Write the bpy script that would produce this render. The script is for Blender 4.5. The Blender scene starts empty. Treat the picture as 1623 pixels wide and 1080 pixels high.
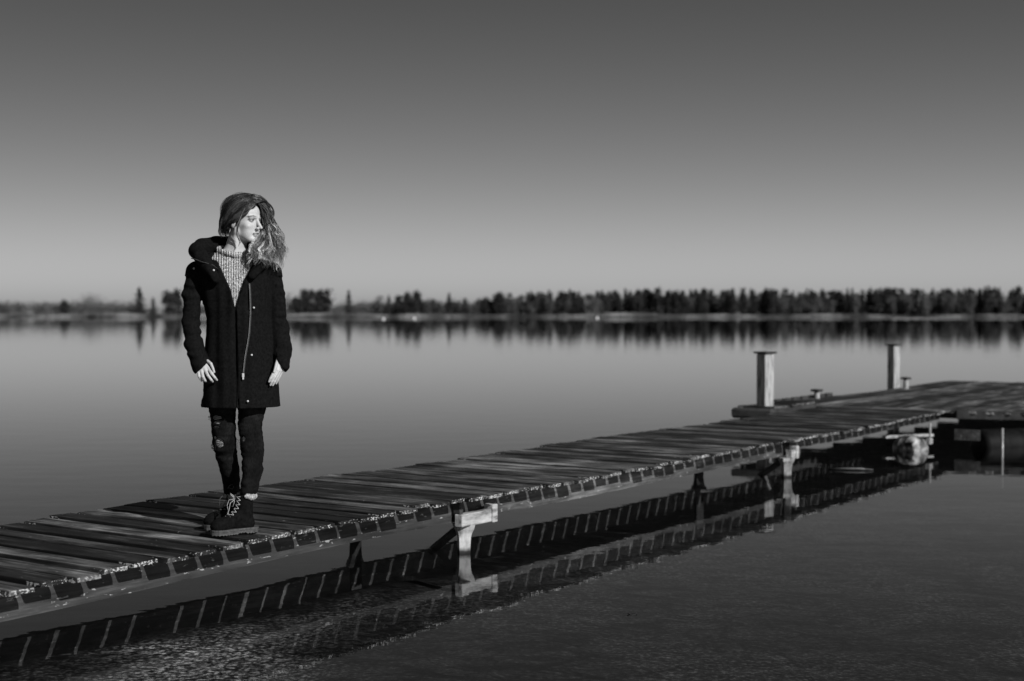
import bpy, math, random
import numpy as np
from mathutils import Vector, noise as mnoise
random.seed(7); RS = np.random.RandomState(11)
R = math.radians
S = bpy.context.scene
COL = S.collection
# ------------------------------------------------------------------ camera
F, CX, HY, HC = 2254.0, 811.5, 497.0, 1.50      # focal length in photo pixels, centre x, horizon y, camera height
cam = bpy.data.objects.new('camera', bpy.data.cameras.new('camera')); COL.objects.link(cam)
cam.location = (0, 0, HC); cam.rotation_euler = (R(90) - math.atan(43 / F), 0, 0)
cam.data.lens = 50; cam.data.sensor_width = 36; cam.data.clip_end = 6000; cam.data.clip_start = .1
cam.data.dof.use_dof = True; cam.data.dof.focus_distance = 7.45; cam.data.dof.aperture_fstop = 2.0
S.camera = cam
# ------------------------------------------------------------------ sun and sky (black and white, red-filtered sky)
SUN_EL = R(30); SUN_DIR = Vector((.65 * math.cos(SUN_EL), -.76 * math.cos(SUN_EL), math.sin(SUN_EL))).normalized()
sun = bpy.data.lights.new('sun', 'SUN'); sun.energy = 4.6; sun.angle = R(.5); sun.color = (1, 1, 1)
so = bpy.data.objects.new('sun', sun); COL.objects.link(so); so.rotation_euler = SUN_DIR.to_track_quat('Z', 'Y').to_euler()
so.location = (10, -10, 12)
W = bpy.data.worlds.new('World'); S.world = W; W.use_nodes = True
wn = W.node_tree; wn.nodes.clear()
def N(t, typ, **kw):
    n = t.nodes.new(typ)
    for k, v in kw.items(): setattr(n, k, v)
    return n
sky = N(wn, 'ShaderNodeTexSky', sky_type='NISHITA', sun_disc=False, sun_elevation=SUN_EL,
        sun_rotation=math.atan2(.65, -.76), air_density=1.0, dust_density=.6, ozone_density=1.0)
wtc = N(wn, 'ShaderNodeTexCoord'); wmp = N(wn, 'ShaderNodeMapping'); wmp.inputs['Scale'].default_value = (.15, 1, 1)
wn.links.new(wtc.outputs['Generated'], wmp.inputs[0]); wn.links.new(wmp.outputs[0], sky.inputs[0])
sep = N(wn, 'ShaderNodeSeparateColor'); wn.links.new(sky.outputs[0], sep.inputs[0])
pw = N(wn, 'ShaderNodeMath', operation='POWER'); wn.links.new(sep.outputs[0], pw.inputs[0]); pw.inputs[1].default_value = 1.8
ml = N(wn, 'ShaderNodeMath', operation='MULTIPLY'); wn.links.new(pw.outputs[0], ml.inputs[0]); ml.inputs[1].default_value = .136
SKYG = ml.inputs[1]
cmb = N(wn, 'ShaderNodeCombineColor')
for i in range(3): wn.links.new(ml.outputs[0], cmb.inputs[i])
bg = N(wn, 'ShaderNodeBackground'); bg.inputs[1].default_value = .1
wo = N(wn, 'ShaderNodeOutputWorld'); wn.links.new(cmb.outputs[0], bg.inputs[0]); wn.links.new(bg.outputs[0], wo.inputs[0])
S.view_settings.view_transform = 'Standard'; S.view_settings.look = 'None'; S.view_settings.exposure = 0; S.view_settings.gamma = 1
S.cycles.max_bounces = 10; S.cycles.transparent_max_bounces = 12
# ------------------------------------------------------------------ materials
def mat(name, base=.1, rough=.7, spec=.3, metallic=0):
    m = bpy.data.materials.new(name); m.use_nodes = True
    b = m.node_tree.nodes['Principled BSDF']
    b.inputs['Base Color'].default_value = (base, base, base, 1); b.inputs['Roughness'].default_value = rough
    b.inputs['Specular IOR Level'].default_value = spec; b.inputs['Metallic'].default_value = metallic
    return m, m.node_tree, b
def coords(t, scale=(1, 1, 1), out='Object', rot=(0, 0, 0)):
    tc = N(t, 'ShaderNodeTexCoord'); mp = N(t, 'ShaderNodeMapping'); mp.inputs['Scale'].default_value = scale
    mp.inputs['Rotation'].default_value = rot
    t.links.new(tc.outputs[out], mp.inputs[0]); return mp.outputs[0]
def noise(t, vec, scale=5, detail=4, rough=.55, dist=0):
    n = N(t, 'ShaderNodeTexNoise'); n.inputs['Scale'].default_value = scale; n.inputs['Detail'].default_value = detail
    n.inputs['Roughness'].default_value = rough; n.inputs['Distortion'].default_value = dist
    t.links.new(vec, n.inputs['Vector']); return n.outputs['Fac']
def ramp(t, fac, stops):
    r = N(t, 'ShaderNodeValToRGB'); e = r.color_ramp.elements
    while len(e) < len(stops): e.new(.5)
    for i, (p, v) in enumerate(stops): e[i].position = p; e[i].color = (v, v, v, 1)
    t.links.new(fac, r.inputs[0]); return r.outputs[0]
def math_(t, op, a, b=None, clamp=False):
    m = N(t, 'ShaderNodeMath', operation=op, use_clamp=clamp)
    for i, x in enumerate((a, b)):
        if x is None: continue
        if isinstance(x, (int, float)): m.inputs[i].default_value = x
        else: t.links.new(x, m.inputs[i])
    return m.outputs[0]
def mixf(t, f, a, b):
    m = N(t, 'ShaderNodeMix', data_type='FLOAT')
    for i, x in ((0, f), (2, a), (3, b)):
        if isinstance(x, (int, float)): m.inputs[i].default_value = x
        else: t.links.new(x, m.inputs[i])
    return m.outputs[0]
def bump(t, b, h, strength=.5, dist=.01):
    n = N(t, 'ShaderNodeBump'); n.inputs['Strength'].default_value = strength; n.inputs['Distance'].default_value = dist
    t.links.new(h, n.inputs['Height']); t.links.new(n.outputs[0], b.inputs['Normal']); return n
def simple_noise_mat(name, stops, scale=(8, 8, 8), rough=.8, spec=.2, bs=.3, bd=.004, detail=5):
    m, t, b = mat(name, .1, rough, spec)
    v = coords(t, scale); n = noise(t, v, 1, detail, .6)
    t.links.new(ramp(t, n, stops), b.inputs['Base Color'])
    if bs: bump(t, b, n, bs, bd)
    return m
def attr(t, name, out='Fac'):
    a = N(t, 'ShaderNodeAttribute', attribute_name=name); return a.outputs[out]

# weathered deck boards: grain runs along local Y, every board its own tone, old white paint and lichen at the board ends
def deck_mat(name, gain=1.0, grain_axis=1):
    m, t, b = mat(name, .1, .62, .35)
    sc = [60, 60, 60]; sc[grain_axis] = 2.2
    v = coords(t, tuple(sc)); g = noise(t, v, 1, 6, .65, .3)
    sc2 = [2.5, 2.5, 2.5]; sc2[grain_axis] = 1.2
    w = noise(t, coords(t, tuple(sc2)), 1.6, 4, .6)
    sc3 = [14, 14, 14]; sc3[grain_axis] = 1.6
    st = noise(t, coords(t, tuple(sc3)), 1, 5, .6)
    pr = attr(t, 'board'); en = attr(t, 'endness')
    tone = math_(t, 'ADD', math_(t, 'MULTIPLY', pr, .30), math_(t, 'MULTIPLY', w, .95))
    tone = math_(t, 'ADD', tone, math_(t, 'MULTIPLY', st, .7))
    tone = math_(t, 'ADD', tone, math_(t, 'MULTIPLY', g, .95))
    tone = math_(t, 'SUBTRACT', tone, 1.01)
    c = ramp(t, tone, [(.22, .004 * gain), (.42, .022 * gain), (.60, .10 * gain), (.78, .30 * gain), (1, .5 * gain)])
    ch = noise(t, coords(t, (70, 70, 110)), 1, 3, .6)
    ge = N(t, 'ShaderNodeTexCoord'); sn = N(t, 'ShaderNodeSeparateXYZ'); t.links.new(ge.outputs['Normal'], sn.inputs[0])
    pat = noise(t, coords(t, (5, 5, 5)), 1, 2, .5)
    chip = math_(t, 'MULTIPLY', math_(t, 'GREATER_THAN', math_(t, 'ADD', ch, math_(t, 'MULTIPLY', pat, .5)), .835), math_(t, 'GREATER_THAN', en, .5))
    chip = math_(t, 'MULTIPLY', chip, math_(t, 'LESS_THAN', sn.outputs[2], .6))
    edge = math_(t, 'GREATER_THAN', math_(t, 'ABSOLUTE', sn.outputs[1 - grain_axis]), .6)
    c = math_(t, 'MULTIPLY', c, math_(t, 'SUBTRACT', 1.0, math_(t, 'MULTIPLY', edge, .7)))  # board sides darkened in the colour, standing in for shade in the gaps
    sp = math_(t, 'GREATER_THAN', noise(t, coords(t, (38, 38, 38)), 1, 2, .5), .74)
    chip = math_(t, 'MAXIMUM', chip, math_(t, 'MULTIPLY', sp, .5))
    fin = mixf(t, chip, c, .42 * gain)
    cc = N(t, 'ShaderNodeCombineColor')
    for i in range(3): t.links.new(fin, cc.inputs[i])
    t.links.new(cc.outputs[0], b.inputs['Base Color'])
    bump(t, b, g, .7, .004)
    t.links.new(mixf(t, w, .45, .85), b.inputs['Roughness'])
    return m
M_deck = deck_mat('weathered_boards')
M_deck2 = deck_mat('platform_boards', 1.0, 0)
def timber_mat(name, k=.48):
    m, t, b = mat(name, .1, .7, .3)
    g = noise(t, coords(t, (3, 60, 60)), 1, 6, .65); w = noise(t, coords(t, (2.2, 9, 9)), 1, 4, .6)
    tone = math_(t, 'ADD', math_(t, 'MULTIPLY', g, .6), math_(t, 'MULTIPLY', w, .6))
    tone = math_(t, 'ADD', tone, math_(t, 'SUBTRACT', math_(t, 'MULTIPLY', noise(t, coords(t, (.45, 1, 1)), 1, 2, .5), .7), .38))
    c = ramp(t, tone, [(.35, .03 * k), (.55, .09 * k), (.68, .20 * k), (.8, .38 * k)])
    chip = math_(t, 'GREATER_THAN', noise(t, coords(t, (16, 60, 60)), 1, 3, .6), .66)
    fin = mixf(t, chip, c, .55 * k)
    cc = N(t, 'ShaderNodeCombineColor')
    for i in range(3): t.links.new(fin, cc.inputs[i])
    t.links.new(cc.outputs[0], b.inputs['Base Color']); bump(t, b, g, .6, .004); return m
M_timber = timber_mat('stringer_timber')
M_pile = simple_noise_mat('pale_pile_timber', [(.34, .05), (.5, .30), (.68, .55)], (14, 14, 5), .8, .2, .5)
t = M_pile.node_tree; b = t.nodes['Principled BSDF']; lk = b.inputs['Base Color'].links[0].from_socket
sx = N(t, 'ShaderNodeSeparateXYZ'); t.links.new(coords(t), sx.inputs[0])
wl = N(t, 'ShaderNodeMapRange'); wl.inputs[1].default_value = .0; wl.inputs[2].default_value = .03; wl.inputs[3].default_value = .06; wl.inputs[4].default_value = 1
t.links.new(math_(t, 'ADD', sx.outputs[2], math_(t, 'MULTIPLY', noise(t, coords(t, (30, 30, 10)), 1, 3, .5), -.02)), wl.inputs[0])
mm = N(t, 'ShaderNodeMix', data_type='RGBA', blend_type='MULTIPLY'); mm.inputs[0].default_value = 1; t.links.new(lk, mm.inputs[6]); t.links.new(wl.outputs[0], mm.inputs[7]); t.links.new(mm.outputs[2], b.inputs['Base Color'])
M_cap = simple_noise_mat('pale_saddle_timber', [(.34, .10), (.5, .30), (.68, .48)], (6, 30, 30), .8, .2, .4)
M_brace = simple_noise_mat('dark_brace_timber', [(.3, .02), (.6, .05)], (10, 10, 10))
M_post = simple_noise_mat('post_timber', [(.34, .07), (.48, .30), (.7, .5)], (40, 40, 4), .75, .25, .5)
M_iron = simple_noise_mat('dark_iron', [(.3, .012), (.7, .04)], (30, 30, 30), .5, .4, .2)
M_float = simple_noise_mat('pale_plastic_float', [(.38, .02), (.5, .14), (.64, .42)], (9, 9, 9), .4, .4, .2)
M_float_dark = simple_noise_mat('dark_plastic_float', [(.3, .004), (.7, .012)], (9, 9, 9), .6, .08, .2)
M_galv = simple_noise_mat('galvanised_pipe', [(.3, .12), (.7, .35)], (20, 20, 20), .35, .6, .1)

# ------------------------------------------------------------------ mesh helpers
def mesh_obj(name, verts, faces, m=None, parent=None, smooth=False, mats=None):
    me = bpy.data.meshes.new(name); me.from_pydata([tuple(v) for v in verts], [], [tuple(f) for f in faces]); me.update()
    o = bpy.data.objects.new(name, me); COL.objects.link(o)
    for x in (mats or ([m] if m else [])): me.materials.append(x)
    if parent: o.parent = parent
    if smooth: me.polygons.foreach_set('use_smooth', [True] * len(me.polygons))
    return o
def fast_mesh(name, V, Q, m=None, parent=None, smooth=False, k=None):
    """V (n,3), Q (m,k) arrays"""
    V = np.asarray(V, np.float32); Q = np.asarray(Q, np.int32); k = Q.shape[1]
    me = bpy.data.meshes.new(name); me.vertices.add(len(V)); me.vertices.foreach_set('co', V.ravel())
    me.loops.add(Q.size); me.loops.foreach_set('vertex_index', Q.ravel())
    me.polygons.add(len(Q)); me.polygons.foreach_set('loop_start', np.arange(len(Q), dtype=np.int32) * k)
    me.update(calc_edges=True); me.validate()
    if smooth: me.polygons.foreach_set('use_smooth', np.ones(len(me.polygons), bool))
    o = bpy.data.objects.new(name, me); COL.objects.link(o)
    if m: me.materials.append(m)
    if parent: o.parent = parent
    return o
def add_attr(o, name, vals):
    a = o.data.attributes.new(name, 'FLOAT', 'POINT'); a.data.foreach_set('value', np.asarray(vals, np.float32))
def tag(o, label, cat, group=None, kind=None):
    if label: o['label'] = label
    if cat: o['category'] = cat
    if group: o['group'] = group
    if kind: o['kind'] = kind
    return o
def empty(name, loc=(0, 0, 0), rz=0):
    o = bpy.data.objects.new(name, None); COL.objects.link(o); o.location = loc; o.rotation_euler = (0, 0, rz)
    o.empty_display_size = .1; return o
class MB:
    def __init__(s): s.v = []; s.f = []
    def box(s, c, d, rz=0, tilt=0, bev=0):
        x, y, z = [q / 2 for q in d]; b = bev or min(d) * .08; base = len(s.v)
        pts = []
        for sx in (-1, 1):
            for sy in (-1, 1):
                for sz in (-1, 1):
                    pts += [(sx * (x - b), sy * (y - b), sz * z), (sx * (x - b), sy * y, sz * (z - b)), (sx * x, sy * (y - b), sz * (z - b))]
        ca, sa = math.cos(rz), math.sin(rz); ct, st = math.cos(tilt), math.sin(tilt)
        for p in pts:
            X, Y, Z = p; X, Z = X * ct - Z * st, X * st + Z * ct
            s.v.append((c[0] + X * ca - Y * sa, c[1] + X * sa + Y * ca, c[2] + Z))
        I = lambda a, b_, c_, k: base + ((a * 2 + b_) * 2 + c_) * 3 + k
        F_ = []
        for q in (0, 1):
            F_.append([I(0, 0, q, 0), I(1, 0, q, 0), I(1, 1, q, 0), I(0, 1, q, 0)])
            F_.append([I(0, q, 0, 1), I(1, q, 0, 1), I(1, q, 1, 1), I(0, q, 1, 1)])
            F_.append([I(q, 0, 0, 2), I(q, 1, 0, 2), I(q, 1, 1, 2), I(q, 0, 1, 2)])
        for a in (0, 1):
            for b_ in (0, 1):
                F_.append([I(0, a, b_, 0), I(1, a, b_, 0), I(1, a, b_, 1), I(0, a, b_, 1)])
                F_.append([I(a, 0, b_, 0), I(a, 1, b_, 0), I(a, 1, b_, 2), I(a, 0, b_, 2)])
                F_.append([I(a, b_, 0, 1), I(a, b_, 1, 1), I(a, b_, 1, 2), I(a, b_, 0, 2)])
                for c_ in (0, 1): F_.append([I(a, b_, c_, 0), I(a, b_, c_, 1), I(a, b_, c_, 2)])
        s.f += F_; return s
    def tube(s, pts, r, n=8, cap=True):
        pts = [Vector(p) for p in pts]; rr = r if isinstance(r, (list, tuple)) else [r] * len(pts)
        base = len(s.v); up = Vector((0, 0, 1))
        for i, p in enumerate(pts):
            d = (pts[min(i + 1, len(pts) - 1)] - pts[max(i - 1, 0)]).normalized()
            a = d.cross(up)
            if a.length < .1: a = d.cross(Vector((1, 0, 0)))
            a.normalize(); b = d.cross(a).normalized(); up = -b if False else up
            for k in range(n):
                t = 2 * math.pi * k / n; s.v.append(tuple(p + (a * math.cos(t) + b * math.sin(t)) * rr[i]))
        for i in range(len(pts) - 1):
            for k in range(n):
                q = (k + 1) % n; s.f.append([base + i * n + k, base + i * n + q, base + (i + 1) * n + q, base + (i + 1) * n + k])
        if cap:
            s.f.append([base + k for k in range(n)][::-1]); s.f.append([base + (len(pts) - 1) * n + k for k in range(n)])
        return s
    def build(s, name, m, parent=None, smooth=False):
        o = mesh_obj(name, s.v, s.f, m, parent, smooth)
        import bmesh
        bm = bmesh.new(); bm.from_mesh(o.data); bmesh.ops.recalc_face_normals(bm, faces=bm.faces); bm.to_mesh(o.data); bm.free()
        return o
# signed-distance modelling: numpy field -> surface nets
def surface_nets(Fv, org, h):
    s = Fv < 0
    nx, ny, nz = Fv.shape
    cnt = np.zeros((nx - 1, ny - 1, nz - 1), np.float32); acc = [np.zeros_like(cnt) for _ in range(3)]
    offs = [(a, b, c) for a in (0, 1) for b in (0, 1) for c in (0, 1)]
    def sl(o): return tuple(slice(o[i], o[i] + Fv.shape[i] - 1) for i in range(3))
    for o in offs:
        for ax in range(3):
            if o[ax]: continue
            p = list(o); p[ax] = 1
            A, B = Fv[sl(o)], Fv[sl(p)]; m = (A < 0) != (B < 0)
            d = np.where(m, A - B, 1); t = np.where(m, A / d, 0)
            cnt += m
            for k in range(3): acc[k] += m * (o[k] + (t if k == ax else 0))
    act = cnt > 0; idx = -np.ones(act.shape, np.int64); n = int(act.sum()); idx[act] = np.arange(n)
    I = np.argwhere(act).astype(np.float32)
    V = np.stack([acc[k][act] / cnt[act] for k in range(3)], 1) + I
    V = V * h + np.array(org, np.float32)
    Q = []
    for ax in range(3):
        a, b = [k for k in range(3) if k != ax]
        sA = [slice(1, -1)] * 3; sB = [slice(1, -1)] * 3
        sA[ax] = slice(0, Fv.shape[ax] - 1); sB[ax] = slice(1, Fv.shape[ax])
        A, B = s[tuple(sA)], s[tuple(sB)]
        for flip, mm in ((0, A & ~B), (1, ~A & B)):
            e = np.argwhere(mm)
            if len(e) == 0: continue
            e[:, a] += 1; e[:, b] += 1
            def g(da, db):
                q = e.copy(); q[:, a] -= da; q[:, b] -= db; return idx[q[:, 0], q[:, 1], q[:, 2]]
            q = [g(1, 1), g(0, 1), g(0, 0), g(1, 0)]
            if (flip == 1) != (ax == 1): q = q[::-1]
            Q.append(np.stack(q, 1))
    return V, np.concatenate(Q)
def grid(lo, hi, h):
    ax = [np.arange(lo[i], hi[i] + h, h, dtype=np.float32) for i in range(3)]
    return np.meshgrid(*ax, indexing='ij')
def sd_caps(P, a, b, ra, rb=None):
    rb = ra if rb is None else rb
    a = np.array(a, np.float32); b = np.array(b, np.float32); d = b - a; L = float(d @ d) + 1e-9
    t = np.clip(((P[0] - a[0]) * d[0] + (P[1] - a[1]) * d[1] + (P[2] - a[2]) * d[2]) / L, 0, 1)
    return np.sqrt((P[0] - a[0] - d[0] * t) ** 2 + (P[1] - a[1] - d[1] * t) ** 2 + (P[2] - a[2] - d[2] * t) ** 2) - (ra + (rb - ra) * t)
def sd_ell(P, c, r):
    q = [(P[i] - c[i]) / r[i] for i in range(3)]
    k = np.sqrt(q[0] ** 2 + q[1] ** 2 + q[2] ** 2)
    return (k - 1) * min(r) if False else k * (k - 1) / (np.sqrt((q[0] / r[0]) ** 2 + (q[1] / r[1]) ** 2 + (q[2] / r[2]) ** 2) + 1e-6)
def smin(a, b, k=.012):
    h = np.clip(.5 + .5 * (b - a) / k, 0, 1); return b + (a - b) * h - k * h * (1 - h)
def smax(a, b, k=.012): return -smin(-a, -b, k)
def chain(P, pts, k=.01):
    """pts: list of (x,y,z,r)"""
    d = None
    for p, q in zip(pts[:-1], pts[1:]):
        c = sd_caps(P, p[:3], q[:3], p[3], q[3]); d = c if d is None else smin(d, c, k)
    return d
def loft_sdf(P, secs):
    """secs: rows (z, cx, cy, hw, hd), elliptical torso sections; returns approx distance, cut flat at ends"""
    secs = sorted(secs); zs = [s[0] for s in secs]
    z = P[2][0, 0, :]
    f = [np.interp(z, zs, [s[i] for s in secs]).astype(np.float32)[None, None, :] for i in range(1, 5)]
    q = np.sqrt(((P[0] - f[0]) / f[2]) ** 2 + ((P[1] - f[1]) / f[3]) ** 2)
    d = (q - 1) * np.minimum(f[2], f[3])
    return np.maximum(d, np.maximum(zs[0] - P[2], P[2] - zs[-1]))

# ------------------------------------------------------------------ pier frame
BX, BY = -1.114, 7.45
PD = Vector((.565, .825, 0)).normalized(); PN = Vector((-PD.y, PD.x, 0))    # along the pier, across it (away from camera)
PANG = math.atan2(PD.y, PD.x)
ZD = .366                                                                # deck top above the water
def t_for(px, off):
    """distance along the pier where a point 'off' across it shows at photo column px"""
    k = (px - CX) / F
    ax, ay = BX + PN.x * off, BY + PN.y * off
    return (k * ay - ax) / (PD.x - k * PD.y)
def sag(t): return .012 * math.sin(t * 1.3 + .4) * .5 - .028 * max(0, min(1, (-t + .2) / 2))
pier = empty('wooden_pier', (BX, BY, 0), PANG)
tag(pier, 'long narrow weathered plank footbridge on short piles crossing the calm lake', 'pier')
WID = 1.53; T0, T1, PITCH = -4.6, 11.05, .1745
def boards(name, x0, x1, pitch, y0, y1, ztop, thick, m, parent, gap=.033, seed=1, ns=9, jit=.028, sagf=None, endside=1):
    rnd = random.Random(seed); V = []; Fc = []; A = []; E = []
    x = x0
    while x < x1:
        w = pitch - gap + rnd.uniform(-.006, .004); cx = x + pitch / 2 + rnd.uniform(-.003, .003)
        ya, yb = y0 + rnd.uniform(-jit, jit), y1 + rnd.uniform(-jit, jit); sk = rnd.uniform(-.006, .006)
        tone = rnd.random(); rise = rnd.uniform(-.005, .005); tl = rnd.uniform(-.03, .03); sg = sagf(cx) if sagf else 0
        base = len(V); ch = .004
        rp = rnd.uniform(0, 50)
        for i in range(ns + 3):
            if i == 0: y = ya
            elif i == 1: y = ya + .02
            elif i == ns + 1: y = yb - .02
            elif i == ns + 2: y = yb
            else: y = ya + .02 + (yb - ya - .04) * (i - 1) / ns
            f = (y - y0) / (y1 - y0); en = i in (0, 1, ns + 1, ns + 2)
            inset = .003 if i in (0, ns + 2) else 0
            n1 = mnoise.noise((rp, y * 4, 0)) * .004; n2 = mnoise.noise((rp, y * 4, 7)) * .004
            xl, xr = cx - w / 2 + n1 + sk * f + inset, cx + w / 2 + n2 + sk * f - inset
            z = ztop + rise + sg + mnoise.noise((rp, y * 1.5, 3)) * .004 - inset
            ring = [(xl, z - ch - w * tl / 2), (xl + ch, z - w * tl / 2), (cx, z + .0015 * 0), (xr - ch, z + w * tl / 2), (xr, z - ch + w * tl / 2),
                    (xr, z - thick + inset * 2), (xl, z - thick + inset * 2)]
            for (a, b_) in ring: V.append((a, y, b_)); A.append(tone); E.append(1.0 if i in (0, ns + 2) or (i in (1, ns + 1)) else 0)
        n = 7
        for i in range(ns + 2):
            for k in range(n):
                q = (k + 1) % n; Fc.append([base + i * n + k, base + (i + 1) * n + k, base + (i + 1) * n + q, base + i * n + q])
        Fc.append([base + k for k in range(n)]); Fc.append([base + (ns + 2) * n + k for k in range(n)][::-1])
        x += pitch
    o = mesh_obj(name, V, Fc, m, parent); add_attr(o, 'board', A); add_attr(o, 'endness', E)
    return o
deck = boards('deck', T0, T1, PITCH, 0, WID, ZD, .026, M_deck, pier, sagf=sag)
# stringers under the boards, set back under their overhang
def beam_along(name, t0, t1, y, zt, h, w, m, parent, fs=sag):
    V = []; Fc = []; n = int((t1 - t0) / .25) + 1
    for i in range(n + 1):
        t = t0 + (t1 - t0) * i / n; s = fs(t); j = mnoise.noise((t * .9, y, 2)) * .004
        for (a, b_) in ((-w / 2, 0), (w / 2, 0), (w / 2, -h), (-w / 2, -h)): V.append((t, y + a + j, zt + s + b_ + (j if b_ else 0)))
    for i in range(n):
        for k in range(4):
            q = (k + 1) % 4; Fc.append([4 * i + k, 4 * i + 4 + k, 4 * i + 4 + q, 4 * i + q])
    Fc.append([0, 1, 2, 3]); Fc.append([4 * n + 3, 4 * n + 2, 4 * n + 1, 4 * n])
    return mesh_obj(name, V, Fc, m, parent)
TP1, TP2, TP0 = t_for(735, .15), t_for(1247, .15), t_for(735, .15) - 4.85
ZS = ZD - .029
for y in (.205, 1.12):
    beam_along('stringer', T0, TP2 + .14, y, ZS, .145, .06, M_timber, pier)
    beam_along('stringer', TP2 + .16, T1 + .1, y, ZS, .095, .055, M_timber, pier)
for i, tp in enumerate((TP0, TP1, TP2)):
    s = sag(tp)
    # saddle timber across, showing as a pale block in front of the stringer
    sl_, sc0 = (.36, .075) if i < 2 else (.13, .04)
    c = MB(); c.box((tp + sc0, .115, ZS - .128 + s), (sl_, .06, .080)); c.box((tp + sc0 + sl_ / 2 - .02, .110, ZS - .115 + s), (.055, .075, .115))
    c.build('saddle', M_cap, pier)
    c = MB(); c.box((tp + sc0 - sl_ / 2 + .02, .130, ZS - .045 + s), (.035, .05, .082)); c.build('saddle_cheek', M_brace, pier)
    for y in (.15, 1.04):
        p = MB(); b0 = len(p.v)
        prof = [(-.6, .040), (.0, .040), (.06, .040), (.10, .043), (.125, .050), (.15, .064), (ZS - .160 + s, .072)]
        V = []; Fc = []
        for (z, r) in prof:
            for k in range(4):
                a = math.pi / 4 + k * math.pi / 2 + R(14) - PANG; px_ = r * 1.2 * math.cos(a)
                V.append((tp + px_ + mnoise.noise((z * 9, k, y)) * .005, y + r * 1.2 * math.sin(a) + mnoise.noise((z * 7, k, y + 3)) * .004, z))
        for j in range(len(prof) - 1):
            for k in range(4):
                q = (k + 1) % 4; Fc.append([4 * j + k, 4 * j + q, 4 * j + 4 + q, 4 * j + 4 + k])
        Fc.append([3, 2, 1, 0]); Fc.append([4 * len(prof) - 4 + k for k in range(4)])
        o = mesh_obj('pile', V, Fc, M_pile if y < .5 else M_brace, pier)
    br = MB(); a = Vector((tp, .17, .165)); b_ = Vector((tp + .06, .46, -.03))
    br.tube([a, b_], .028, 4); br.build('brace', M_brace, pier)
# nails / bolts on stringer face near the saddles
# ------------------------------------------------------------------ T-head platform on floats
plat = empty('floating_platform', (BX, BY, 0), PANG)
tag(plat, 'wide plank platform on floats at the far end of the footbridge', 'platform')
PX0, PX1 = T1 + .0, 18.2
QA = R(-26)                       # its near edge leaves the footbridge at a slant
def plat_deck():
    rnd = random.Random(5); V = []; Fc = []; A = []; E = []
    # boards run along local X (pier direction), laid side by side across
    y = 2.26
    yy = 2.26
    while yy > -7.5:
        w = .16
        xs = PX0 + .02 if yy > 0 else PX0 + .02 - yy * math.tan(R(-16)) * -1 * -1
        if yy <= 0: xs = PX0 + (-yy) * .30
        xe = PX1 + (-min(yy - 2.26, 0)) * .02
        if yy > WID + .02: xs = PX0 - .05
        tone = rnd.random(); rz = rnd.uniform(-.004, .004); base = len(V); ns = 10
        for i in range(ns + 1):
            x = xs + (xe - xs) * i / ns + rnd.uniform(-.0, .0)
            z = ZD + .0 + rz + .02 * math.sin(x * 1.1 + yy * .5) * .6
            for (a, b_) in ((0, -.004), (.004, 0), (w - .004, 0), (w, -.004), (w, -.03), (0, -.03)):
                V.append((x, yy - w + a, z + b_)); A.append(tone); E.append(1.0 if i in (0, ns) else 0)
        for i in range(ns):
            for k in range(6):
                q = (k + 1) % 6; Fc.append([base + i * 6 + k, base + i * 6 + 6 + k, base + i * 6 + 6 + q, base + i * 6 + q][::-1])
        Fc.append([base + k for k in range(6)][::-1]); Fc.append([base + ns * 6 + k for k in range(6)])
        yy -= .182
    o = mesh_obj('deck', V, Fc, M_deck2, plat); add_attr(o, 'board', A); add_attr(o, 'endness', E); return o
plat_deck()
m_ = MB()   # frame: joists below the boards
for k in range(7):
    x = PX0 + .55 + k * 1.1; y_lo = -7.4 if k > 1 else -(x - PX0) / .30 + .25
    m_.box((x, (2.1 + y_lo) / 2, ZD - .085), (.07, 2.1 - y_lo, .09))
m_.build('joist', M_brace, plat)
e0 = Vector((PX0 + .06, -.03, ZD - .09)); e1 = Vector((PX0 + .06 + 2.2, -.03 - 7.3, ZD - .09))
m_ = MB(); d = (e1 - e0); m_.box(((e0 + e1) / 2 + Vector((-.045, -.02, .045)))[:], (d.length, .045, .10), math.atan2(d.y, d.x)); m_.build('edge_beam', M_brace, plat)
def W2L(px, py, z):
    D = F * (HC - z) / (py - HY); v = Vector(((px - CX) / F * D - BX, D - BY, 0)); return Vector((v.dot(PD), v.dot(PN), z))
# narrow side walk along the left edge of the footbridge, a hand higher than it, ending on a dark beam
m_ = MB(); m_.box((PX0 - .72, 1.66, ZD - .035), (1.35, .03, .13)); m_.box((PX0 - .72, 2.02, ZD - .035), (1.35, .03, .13)); m_.build('side_board', M_brace, plat)
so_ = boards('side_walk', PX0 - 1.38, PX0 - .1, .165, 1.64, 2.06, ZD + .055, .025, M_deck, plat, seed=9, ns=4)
m_ = MB(); m_.box((PX0 - 1.46, 1.84, ZD - .02), (.12, .52, .12), bev=.025); m_.build('end_beam', M_brace, plat)
m_ = MB()
for k in range(7): m_.box((PX0 + .1 + k * .28, 2.23, ZD + .03), (.2, .05, .045))
m_.build('kerb_rail', M_brace, plat)
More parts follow.
